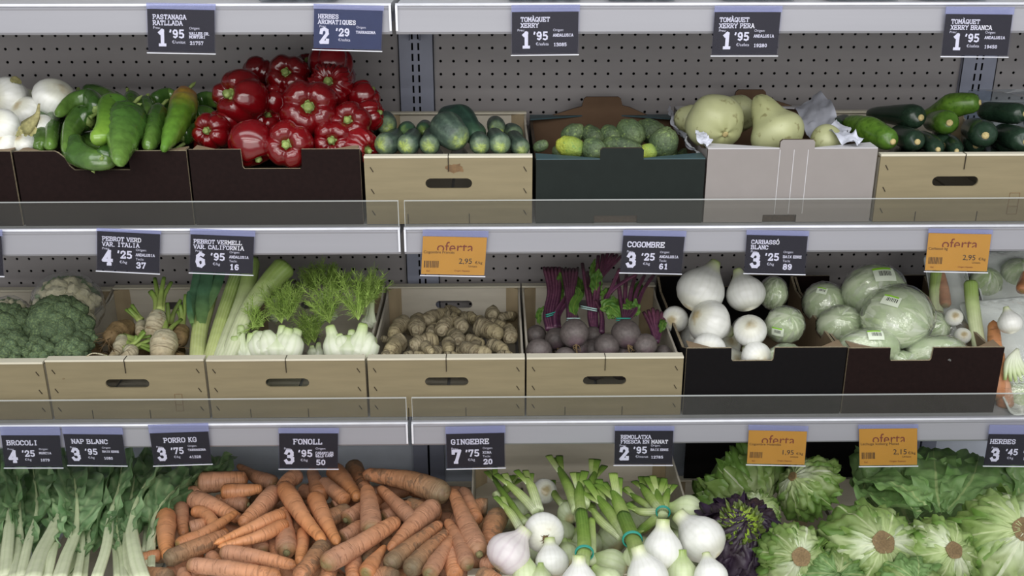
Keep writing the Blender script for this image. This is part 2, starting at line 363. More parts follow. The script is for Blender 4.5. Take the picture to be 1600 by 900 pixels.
def leafm(name, mid, a, b, rib=.06, trans=.25, vein=30, rnd=.3, edge=None, rough=.42, va=.15, base=None):
    m = NT(name); tc = m.n.new('ShaderNodeTexCoord'); sp = m.n.new('ShaderNodeSeparateXYZ'); m.link(tc.outputs['UV'], sp.inputs[0])
    du = m.math('ABSOLUTE', m.math('SUBTRACT', sp.outputs['X'], .5)); nf = m.noise(28, 5)
    col = m.mix(m.ramp(nf, [(.35, (0, 0, 0, 1)), (.65, (1, 1, 1, 1))]), a, b)
    v = m.math('SINE', m.math('MULTIPLY', m.math('ADD', m.math('SUBTRACT', sp.outputs['Y'], m.math('MULTIPLY', du, .7)), m.math('MULTIPLY', nf, .10)), vein))
    col = m.mix(m.math('MULTIPLY', m.math('POWER', m.math('ADD', m.math('MULTIPLY', v, .5), .5), 8), va), col, mid)
    if edge: col = m.mix(m.ramp(m.math('ADD', m.math('MAXIMUM', m.math('MULTIPLY', du, 2), sp.outputs['Y']), m.math('MULTIPLY', m.math('SUBTRACT', nf, .5), .5)), [(.55, (0, 0, 0, 1)), (.85, (1, 1, 1, 1))]), col, edge)
    if base: col = m.mix(m.ramp(m.math('ADD', sp.outputs['Y'], m.math('MULTIPLY', m.math('SUBTRACT', nf, .5), .35)), [(.08, (1, 1, 1, 1)), (.42, (0, 0, 0, 1))]), col, base)
    if rib:
        w = m.math('MULTIPLY', m.math('SUBTRACT', 1.15, sp.outputs['Y']), rib)
        col = m.mix(m.ramp(m.math('DIVIDE', du, w), [(.6, (1, 1, 1, 1)), (1, (0, 0, 0, 1))]), col, mid)
    oi = m.n.new('ShaderNodeObjectInfo'); hs = m.n.new('ShaderNodeHueSaturation'); m.link(col, hs.inputs['Color'])
    m.link(m.math('ADD', m.math('MULTIPLY', oi.outputs['Random'], rnd), 1 - rnd / 2), hs.inputs['Value']); col = hs.outputs[0]
    m.link(col, m.b.inputs['Base Color']); m.b.inputs['Roughness'].default_value = rough; m.bump(m.math('ADD', v, m.math('MULTIPLY', nf, 3)), .35, .002)
    t = m.n.new('ShaderNodeBsdfTranslucent'); m.link(col, t.inputs[0]); x = m.n.new('ShaderNodeMixShader'); x.inputs[0].default_value = trans
    m.link(m.b.outputs[0], x.inputs[1]); m.link(t.outputs[0], x.inputs[2]); m.link(x.outputs[0], m.out.inputs[0]); return m.m
CHARD = leafm('chard_leaf', '#bccb9c', '#6c9260', '#8fae7e', .045, va=.35)
CHARDS = veg('chard_stalk', [(0, '#d2d8b8'), (.5, '#c6d0a8'), (1, '#a9bc80')], .4, namp=.1, nscale=20, stripes=(7, '#aebd8c', .35, 3), bump=.1, rnd=.12)
BEETL = leafm('beet_leaf', '#9ab050', '#4a7430', '#6a9440', .03)
LETT = leafm('lettuce_leaf', '#c8d6a0', '#7f9c50', '#9ab36c', .035, .3, edge='#6f9444', va=.05, base='#c2d298')
LETTP = leafm('pale_lettuce_leaf', '#dbe3c2', '#a4b87a', '#b8c892', .05, .3, edge='#86a456', va=.05, base='#dce4c8')
LETTG = leafm('green_lettuce_leaf', '#a4bb7c', '#6d9452', '#88aa6c', .05, .3)
LETTD = leafm('purple_lettuce_leaf', '#3f3a3c', '#2a2028', '#3a2c38', 0, .1, edge='#33243a')
LETTY = leafm('lime_lettuce_leaf', '#c8dc60', '#93b830', '#b0cc48', .05, .3, edge='#5a6a30')
LCUT = veg('browned_cut_stem', [(0, '#a8966c'), (.5, '#85704a'), (1, '#6c583a')], .7, namp=.35, nscale=150)
CAUL = veg('cauliflower_curd', [(0, '#d2ccac'), (1, '#c2b98e')], .7, namp=.15, nscale=60, bump=1, bscale=200)
BROC = veg('broccoli_florets', [(0, '#52664a'), (1, '#546544')], .8, namp=.45, nscale=110, bump=1, bscale=420, spots=('#6c7e54', 300, .50, .8), rnd=.25)
BROCS = veg('broccoli_stem', [(0, '#86a04c'), (1, '#7a9444')], .5)
FENB = veg('fennel_bulb', [(0, '#d6d9c4'), (.35, '#dbe0cc'), (.75, '#ccd8b0'), (1, '#a4bc70')], .4, namp=.08, nscale=20, stripes=(10, '#b0c090', .35, 3), bump=.15, rnd=.1)
FROND = veg('fennel_frond', [(0, '#b4cf72'), (1, '#93b84c')], .5, namp=.3, trans=.2)
TURN = veg('turnip_skin', [(0, '#93a862'), (.12, '#c6c2a6'), (.5, '#bfb598'), (1, '#a29272')], .6, namp=.2, nscale=50, bump=.6, bscale=120, spots=('#8a7450', 70, .58, .6), rnd=.2, rings=18)
TURNB = veg('brown_root_skin', [(0, '#8a744e'), (1, '#7a6444')], .75, namp=.3, nscale=60, bump=1, bscale=120, rnd=.2)
LSTK = veg('root_green_stalk', [(0, '#a9b86a'), (1, '#6f8f3a')], .5, namp=.2, rnd=.2)
ICEB = leafm('iceberg_leaf', '#dbe6c4', '#b0c690', '#cad8b0', .08, .2, 16)
ICEC = leafm('pale_iceberg_leaf', '#e2ead4', '#c2d2a8', '#d8e2c4', .08, .2, 16)
TOMAT = veg('tomato_skin', [(0, '#6a1420'), (1, '#8a1c24')], .2, coat=.5)
BAGM = film('purple_bag', '#b090c0', .6, .3, .1, .8, 40, '#4a2f5a')

# ------------------------------------------------------------------ the room and the shelving
S_ = 'structure'
solo('floor', box(-4, 4, -2.5, 3.2, -.05, 0), FLOORM, 'grey floor in front of the display shelves', 'floor', kind=S_, smooth=False)
solo('wall_back', box(-4, 4, 2.40, 2.5, 0, 3.2), WALLM, 'plain wall behind the display shelves', 'wall', kind=S_, smooth=False)

MODS = [(-1.372, -.1715), (-.1645, 1.036), (1.043, 2.20)]
SHELF = {0: 1.410, 1: 1.022, 2: .631}
def holes_panel(x0, x1, z0, z1, y, pitch=.027, r=.0031, off=0):
    nx, nzz = int((x1 - x0) / pitch), int((z1 - z0) / pitch); px, pz = (x1 - x0) / nx, (z1 - z0) / nzz
    V, F = [], []
    sq = [(-1, -1), (0, -1), (1, -1), (1, 0), (1, 1), (0, 1), (-1, 1), (-1, 0)]
    for i in range(nx):
        for k in range(nzz):
            cx, cz, b = x0 + (i + .5) * px, z0 + (k + .5) * pz, len(V)
            V += [(cx + a * px / 2, y, cz + c * pz / 2) for a, c in sq]
            an = [math.atan2(c, a) for a, c in sq]
            V += [(cx + r * cos(t), y, cz + r * sin(t)) for t in an]; V += [(cx + r * cos(t), y + .0015, cz + r * sin(t)) for t in an]
            for q in range(8):
                w = (q + 1) % 8; F += [(b + q, b + w, b + 8 + w, b + 8 + q), (b + 8 + q, b + 8 + w, b + 16 + w, b + 16 + q)]
    return np.array(V), F, None, None
def slot_plate(x0, x1, z0, z1, y):
    """upright face with two columns of pressed slots left open"""
    c = (x0 + x1) / 2 - .001; X = [x0, c - .0085, c - .0045, c + .0045, c + .0085, x1]; pitch, h = .0225, .0150
    Z = [z0]; z = z0 + .006
    while z + h < z1 - .004: Z += [z, z + h]; z += pitch
    Z.append(z1); V = [(x, y, zz) for zz in Z for x in X]; F = []
    for k in range(len(Z) - 1):
        for i in range(5):
            if k % 2 == 1 and k < len(Z) - 2 and i in (1, 3): continue
            a = k * 6 + i; F.append((a, a + 1, a + 7, a + 6))
    return np.array(V), F, None, None
case = Thing('pegboard_wall', 'grey metal display back with perforated panels and slotted uprights behind all shelves', 'pegboard', loc=(0, 2.28, 0))
case.part('backing', box(-1.4, 2.24, 2.300, 2.306, .05, 1.9), DARKM, smooth=False)
for x0, x1 in [(-1.37, -.205), (-.130, .998), (1.075, 2.2)]:
    case.part('pegboard_panel', holes_panel(x0, x1, 1.035, 1.42, 2.272), PEG, smooth=False)
    case.part('pegboard_panel', holes_panel(x0, x1, .640, .99, 2.272), PEG, smooth=False)
    case.part('pegboard_panel', holes_panel(x0, x1, 1.43, 1.9, 2.272), PEG, smooth=False)
    case.part('back_panel', box(x0, x1, 2.270, 2.274, .15, .60), PANEL, 'plain blue grey back panel', smooth=False)
for x0 in (-.205, .998):
    for z0, z1 in ((1.035, 1.9), (.64, .99)):
        u = case.part('upright', join([slot_plate(x0, x0 + .075, z0, z1, 2.262), box(x0, x0 + .002, 2.262, 2.30, z0, z1), box(x0 + .073, x0 + .075, 2.262, 2.30, z0, z1)]), UPR, smooth=False)
    for dx in (0, .040):                                            # the two posts below the second shelf, each with a round-ended hole
        case.part('upright', plate_hole(x0 + .0175 + dx, .40, .035, .38, x0 + .0175 + dx - .006, .565, .010, .018, 2.255, 2.262), UPR, smooth=False)
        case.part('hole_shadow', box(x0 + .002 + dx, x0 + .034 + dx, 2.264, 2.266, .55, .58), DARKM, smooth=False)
base = Thing('floor_platform', 'pale metal base of the display that carries the bottom crates', 'platform', loc=(0, 1.9, 0))
base.part('base_deck', box(-1.4, 2.24, 1.50, 2.254, .165, .190), DECK, smooth=False)
base.part('plinth', box(-1.4, 2.24, 1.56, 2.254, 0, .165), RAILM, smooth=False)
base.part('front_lip', rbox(-1.4, 2.24, 1.485, 1.50, .10, .1895, .003), RAILM, smooth=False)
ROWN = {0: 'top', 1: 'middle', 2: 'lower'}
for lv, z in SHELF.items():
    for k, (x0, x1) in enumerate(MODS):
        side = ('left', 'centre right', 'far right')[k]
        sh = Thing('shelf', f'{ROWN[lv]} white metal shelf with price rail, {side} section of its row', 'shelf', 'display shelves', ((x0 + x1) / 2, 2.0, z))
        sh.part('deck', box(x0 + .002, x1 - .002, 1.806, 2.253, z - .018, z - .001), DECK, smooth=False)
        prof = [(1.7975, z - .049), (1.8035, z - .049), (1.8045, z - .003), (1.806, z + .0005), (1.800, z + .001), (1.7985, z - .004), (1.7965, z - .006), (1.7975, z - .010), (1.795, z - .045)]
        sh.part('price_rail', prism(prof, (x0, 0, 0), (0, 1, 0), (0, 0, 1), (1, 0, 0), x1 - x0)[:3] + (None,), RAILM, smooth=False)
        sh.part('rail_bead', tube([(x0, 1.798, z - .0015), (x1, 1.798, z - .0015)], [(0, .0026), (1, .0026)], 2, 8), BEAD)
        for xe in (x0, x1 - .0035): sh.part('end_cap', box(xe, xe + .0035, 1.792, 1.806, z - .043, z - .002), BEAD, smooth=False)
        if lv > 0:
            gu = sh.part('clear_guard', box(x0 + .001, x1 - .002, 1.808, 1.811, z, z + .0465), ACRY, 'clear acrylic guard strip', smooth=False)
            sh.part('guard_edge', join([box(x0 + .001, x1 - .002, 1.8078, 1.8112, z + .0466, z + .0480), box(x1 - .0035, x1 - .002, 1.8078, 1.8112, z, z + .0465), box(x0 + .001, x0 + .002, 1.8078, 1.8112, z, z + .0465)]), ACRYE, smooth=False, parent=gu)
        for xb in (x0 + .006, x1 - .009):
            o = [(1.83, z - .019), (2.253, z - .019), (2.253, z - .12), (2.235, z - .12), (2.16, z - .055), (1.83, z - .035)]
            sh.part('bracket', prism(o, (xb, 0, 0), (0, 1, 0), (0, 0, 1), (1, 0, 0), .003)[:3] + (None,), UPR, 'blue grey side bracket', smooth=False)

# ------------------------------------------------------------------ crates and boxes
def X(u, v, y): return float(at(u, v, y)[0])
def wood_crate(x0, x1, y0, y1, z0, z1, label, group='thin wooden crates', handle=(0, 0), rim=.0125, hback=True):
    t = Thing('wooden_crate', label, 'crate', group, ((x0 + x1) / 2, (y0 + y1) / 2, z0)); w, h = x1 - x0, z1 - z0; cx, cz = (x0 + x1) / 2, (z0 + z1) / 2
    hz = z0 + h * .60 + handle[1]
    t.part('front_panel', plate_hole(cx, cz - .002, w, h - .004, cx + handle[0], hz, .083, .0185, y0, y0 + .004), PLY, smooth=False)
    t.part('back_panel', plate_hole(cx, cz - .002, w, h - .004, cx, hz, .083, .0185, y1 - .004, y1) if hback else box(x0, x1, y1 - .004, y1, z0, z1 - .004), PLYI, smooth=False)
    t.part('top_lath', rbox(x0, x1, y0 - .001, y0 + rim + .006, z1 - .004, z1, .0008), PLYL, 'pale lath along the front rim', smooth=False)
    t.part('top_lath', rbox(x0, x1, y1 - rim - .006, y1 + .001, z1 - .004, z1, .0008), PLYL, smooth=False)
    for s in (0, 1):
        xa = x0 + .001 if s == 0 else x1 - .005
        o = [(y0 + .004, z0), (y1 - .004, z0), (y1 - .004, z1 - .006), (y1 - .05, z1 - .018), (y0 + .05, z1 - .018), (y0 + .004, z1 - .006)]
        t.part('side_board', prism(o, (xa, 0, 0), (0, 1, 0), (0, 0, 1), (1, 0, 0), .004)[:3] + (None,), PLYI, smooth=False)
        for yy, sy in ((y0 + .0045, 1), (y1 - .0045, -1)):
            xc = x0 + .0055 if s == 0 else x1 - .0055; sx = 1 if s == 0 else -1; d = .026
            V, F, _, _ = prism([(0, 0), (sx * d, 0), (0, sy * d)], (xc, yy, z0 + .004), (1, 0, 0), (0, 1, 0), (0, 0, 1), h - .008)
            t.part('corner_post', (V, F, None, None), POST, smooth=False)
    for k in range(4):
        a = x0 + .006 + k * (w - .012) / 4; t.part('bottom_slat', box(a, a + (w - .012) / 4 - .006, y0 + .005, y1 - .005, z0 + .0005, z0 + .004), PLYI, smooth=False)
    for s in (-1, 1):
        for q in range(3):
            xx, zz = cx + s * (w / 2 - .013), z1 - .024 - q * (h - .045) / 2
            t.part('staple', obox((xx, y0 - .0005, zz), unit((.5, 0, -s * -.0 - .85)) * .0050, (0, .0006, 0), unit((.85, 0, .5)) * .0007), STAPLE, smooth=False)
    for q in (-.25, .12): t.part('staple', obox((cx + q * w, y0 - .0005, z0 + .010), (.0006, 0, 0), (0, .0006, 0), (0, 0, .009)), STAPLE, smooth=False)
    xx = cx - .0 * w; t.part('staple', join([obox((xx, y0 - .0012, z1 - .014), (.0007, 0, 0), (0, .0007, 0), (0, 0, .0135)), obox((xx, y0 + .008, z1 + .0003), (.0007, 0, 0), (0, .009, 0), (0, 0, .0005))]), STAPLE, 'long wire staple over the front rim', smooth=False)
    return t
def notch(w, z0, z1, a, b, d, torn=0):
    h = z1 - z0
    if torn: return [(0, 0), (w, 0), (w, h), (b, h), (b, h - d), (a + .016, h - d), (a + .008, h - d + .008), (a + .002, h - d + .022), (a - .008, h - .003), (a - .014, h)] + [(0, h)]
    c = .004; return [(0, 0), (w, 0), (w, h), (b, h), (b - c * .3, h - d + c), (b - c, h - d), (a + c, h - d), (a + c * .3, h - d + c), (a, h), (0, h)]
def flap(t, x0, x1, y, z, sy, mats, d=.035):
    """folded corner gussets lying on the rim"""
    for xa, s in ((x0, 1), (x1, -1)):
        V, F, _, M = prism([(0, 0), (s * .045, 0), (0, sy * d)], (xa, y, z - .004), (1, 0, 0), (0, 1, 0), (0, 0, 1), .003)
        t.part('corner_fold', (V, F, None, M), mats, 'kraft brown folded corner', smooth=False)
def card_box(x0, x1, y0, y1, z0, z1, a, b, d, label, outer, torn=0, side_drop=.02, folds=True, lining=None):
    t = Thing('cardboard_box', label, 'box', 'cardboard produce boxes', ((x0 + x1) / 2, (y0 + y1) / 2, z0)); w, T_ = x1 - x0, .005; inner = lining or KRAFT
    t.part('front_panel', prism(notch(w, z0, z1, a, b, d, torn), (x0, y0, z0), (1, 0, 0), (0, 0, 1), (0, 1, 0), T_), [outer, inner, EDGEM], smooth=False)
    t.part('back_panel', prism(notch(w, z0, z1, a, b, d), (x0, y1 - T_, z0), (1, 0, 0), (0, 0, 1), (0, 1, 0), T_), [outer, outer, EDGEM], smooth=False)
    for xa in (x0, x1 - T_):
        h = z1 - z0; o = [(T_, 0), (y1 - y0 - T_, 0), (y1 - y0 - T_, h - .002), (y1 - y0 - .05, h - side_drop), (.05, h - side_drop), (T_, h - .002)]
        t.part('side_panel', prism(o, (xa, y0, z0), (0, 1, 0), (0, 0, 1), (1, 0, 0), T_), [outer if xa == x0 else inner, inner if xa == x0 else outer, EDGEM], smooth=False)
    t.part('bottom_panel', box(x0 + T_, x1 - T_, y0 + T_, y1 - T_, z0 + .001, z0 + .005), inner, smooth=False)
    if folds: flap(t, x0 + T_, x1 - T_, y0 + T_, z1, 1, [KRAFT, KRAFT, EDGEM])
    return t
Z1, Z2 = SHELF[1], SHELF[2]
YF = 1.822
# middle row
bx = lambda u, v=240, y=YF: X(u, v, y)
card_box(bx(-280), bx(16, 238), YF, 2.22, Z1, 1.158, .09, .20, .035, 'dark brown cardboard box at the left edge, filled with white onions', CARDB)
card_box(bx(21), bx(291), YF, 2.22, Z1, 1.158, bx(98) - bx(21), bx(200) - bx(21), .034, 'dark brown cardboard box with a torn notch, filled with green peppers', CARDB, torn=1)
card_box(bx(295), bx(562), YF, 2.22, Z1, 1.160, bx(376) - bx(295), bx(471) - bx(295), .035, 'dark brown cardboard box heaped with red peppers', CARDB)
wood_crate(bx(568), bx(832), YF, 2.21, Z1, 1.147, 'wooden crate of smooth cucumbers with a brown stain above its handle', rim=.010)
# green box with tabs
def tab_box(x0, x1, y0, y1, z0, z1, ta, tb, th, ca, cb, label, outer, foldm, inner, edge, backrise):
    t = Thing('cardboard_box', label, 'box', 'cardboard produce boxes', ((x0 + x1) / 2, (y0 + y1) / 2, z0)); w, h, T_ = x1 - x0, z1 - z0, .006
    o = [(0, 0), (ca, 0), (ca, .014), (cb, .014), (cb, 0), (w, 0), (w, h), (tb, h), (tb, h + th - .004), (tb - .004, h + th), (ta + .004, h + th), (ta, h + th - .004), (ta, h), (0, h)]
    t.part('front_panel', prism(o, (x0, y0, z0), (1, 0, 0), (0, 0, 1), (0, 1, 0), T_), [outer, inner, edge], smooth=False)
    t.part('cutout_backing', box(x0 + ca + .001, x0 + cb - .001, y0 + .004, y0 + .0055, z0, z0 + .0138), edge, 'rough corrugated brown cutout', smooth=False)
    m_ = (ta + tb) / 2
    o = [(0, 0), (w, 0), (w, h), (w * .82, h + .002), (tb + .02, h + backrise), (tb + .004, h + backrise + .004), (tb, h + backrise + .018), (tb - .005, h + backrise + .022), (ta + .005, h + backrise + .022), (ta, h + backrise + .018), (ta - .004, h + backrise + .002), (ta - .02, h + backrise - .002), (w * .14, h), (0, h)]
    t.part('back_panel', prism(o, (x0, y1 - T_, z0), (1, 0, 0), (0, 0, 1), (0, 1, 0), T_), [inner, outer, edge], smooth=False)
    for xa, s in ((x0, 0), (x1 - T_, 1)):
        o = [(T_, 0), (y1 - y0 - T_, 0), (y1 - y0 - T_, h), (y1 - y0 - .06, h - .012), (.06, h - .012), (T_, h)]
        t.part('side_panel', prism(o, (xa, y0, z0), (0, 1, 0), (0, 0, 1), (1, 0, 0), T_), [outer, inner, edge] if s == 0 else [inner, outer, edge], smooth=False)
    t.part('bottom_panel', box(x0 + T_, x1 - T_, y0 + T_, y1 - T_, z0 + .001, z0 + .006), inner, smooth=False)
    for yy, s in ((y0 + .001, 1), (y1 - .001, -1)):                 # folded rim flaps that widen toward the corners
        for xa, xb, e in ((x0, x0 + ta, 1), (x1, x0 + tb, -1)):
            o = [(0, 0), (xb - xa, 0), (xb - xa, s * .004), (0, s * .042)]
            t.part('rim_flap', prism(o, (xa, yy, z1 - .001), (1, 0, 0), (0, 1, 0), (0, 0, 1), .003)[:3] + (None,), foldm, smooth=False)
    return t
tab_box(bx(838), bx(1103), YF, 2.20, Z1, 1.139, bx(938) - bx(838), bx(1006) - bx(838), .021, .105, .183, 'dark green cardboard box with a centre tab and teal folded rim, holding gherkins', CARDG, TEAL, KRAFTD, EDGED, .018)
tab_box(bx(1106), bx(1371), YF, 2.20, Z1, 1.157, bx(1218) - bx(1106), bx(1272) - bx(1106), .017, .107, .168, 'white cardboard box with a centre tab, holding pale round squashes', CARDW, CARDF, KRAFTD, EDGED, .014)
wood_crate(bx(1377), bx(1642), YF, 2.21, Z1, 1.147, 'wooden crate of courgettes at the right end of the middle shelf', handle=(-.012, 0), rim=.010)
# lower row
wx = lambda u: X(u, 565, YF)
wood_crate(wx(-182), wx(66), YF, 2.22, Z2, .752, 'wooden crate cut by the left edge, holding broccoli and cauliflower', rim=.014)
wood_crate(wx(70), wx(318), YF, 2.22, Z2, .756, 'wooden crate of white turnips and brown roots', rim=.014)
wood_crate(wx(322), wx(570), YF, 2.22, Z2, .755, 'wooden crate of leeks and fennel', rim=.014)
wood_crate(wx(574), wx(820), YF, 2.22, Z2, .755, 'wooden crate of ginger roots', rim=.014)
wood_crate(wx(823), wx(1068), YF, 2.22, Z2, .755, 'wooden crate of beetroot bunches', rim=.014)
card_box(wx(1072), wx(1321), YF, 2.22, Z2, .772, .085, .168, .027, 'black cardboard box holding bright white onions and wrapped lettuces', CARDK)
card_box(wx(1324), wx(1566), YF, 2.22, Z2, .770, .080, .162, .027, 'dark brown cardboard box of wrapped iceberg lettuces only', CARDB)
# bottom row
def bw(u, v, y): return X(u, v, y)
wood_crate(-.93, -.535, 1.60, 2.10, .1905, .315, 'wooden crate under the leafy chard bunches at bottom left', rim=.014)
wood_crate(-.53, -.06, 1.60, 2.10, .1905, .315, 'wooden crate under the heap of carrots', rim=.014)
wood_crate(-.055, .385, 1.58, 2.10, .1905, .310, 'wooden crate hidden beneath the crate of bunched onions', rim=.014)
wood_crate(-.055, .385, 1.58, 2.10, .3105, .440, 'deep wooden crate behind and under the bunched white onions', rim=.014, hback=False)
wood_crate(.40, .72, 1.60, 2.10, .1905, .325, 'wooden crate under the purple lettuce and first green lettuces', rim=.014)
wood_crate(.725, 1.13, 1.60, 2.10, .1905, .325, 'wooden crate under the lettuces at bottom right', rim=.014)

def outline_stamp(parent, u, v, w, h, y):
    """small printed frame on a crate front"""
    c = at(u, v, y); q = [rbox(c[0] - w / 2, c[0] + w / 2, y - .0004, y, c[2] + s * h / 2 - .0004, c[2] + s * h / 2 + .0004, .0001) for s in (-1, -.25, 1)] + [rbox(c[0] + s * w / 2 - .0004, c[0] + s * w / 2 + .0004, y - .0004, y, c[2] - h / 2, c[2] + h / 2, .0001) for s in (-1, 1)]
    me = join(q); o = bpy.data.objects.new('stamp', mesh_of('stamp', me, STAIN, parent.location, False)); COL.objects.link(o); o.parent = parent; o['label'] = 'faint printed frame'
def crate_named(text): return [o for o in bpy.data.objects if o.get('label', '').startswith(text)][0]
outline_stamp(crate_named('wooden crate of courgettes'), 1583, 318, .018, .040, YF - .0002)
outline_stamp(crate_named('wooden crate of white turnips'), 280, 629, .014, .036, YF - .0002)
pc = crate_named('wooden crate of smooth cucumbers'); R_ = random.Random(4); cc = at(711, 263, YF - .0004)
out = [(cc[0] + cos(a) * .018 * R_.uniform(.6, 1.1), cc[2] + sin(a) * .010 * R_.uniform(.6, 1.1)) for a in np.linspace(0, 2 * pi, 18, endpoint=False)]
V_, F_, _, _ = prism(out, (0, YF - .0004, 0), (1, 0, 0), (0, 0, 1), (0, 1, 0), .0004)
o_ = bpy.data.objects.new('stain', mesh_of('stain', (V_, F_, None, None), STAIN, pc.location, False)); COL.objects.link(o_); o_.parent = pc; o_['label'] = 'brown stain in the plywood'
wb = crate_named('white cardboard box')
for u0 in (1218, 1240, 1262): 
    xx = bx(u0); o_ = bpy.data.objects.new('crease', mesh_of('crease', box(xx, xx + .0012, YF - .0006, YF, Z1 + .016, 1.156), CARDF, wb.location, False)); COL.objects.link(o_); o_.parent = wb; o_['label'] = 'pressed vertical crease'

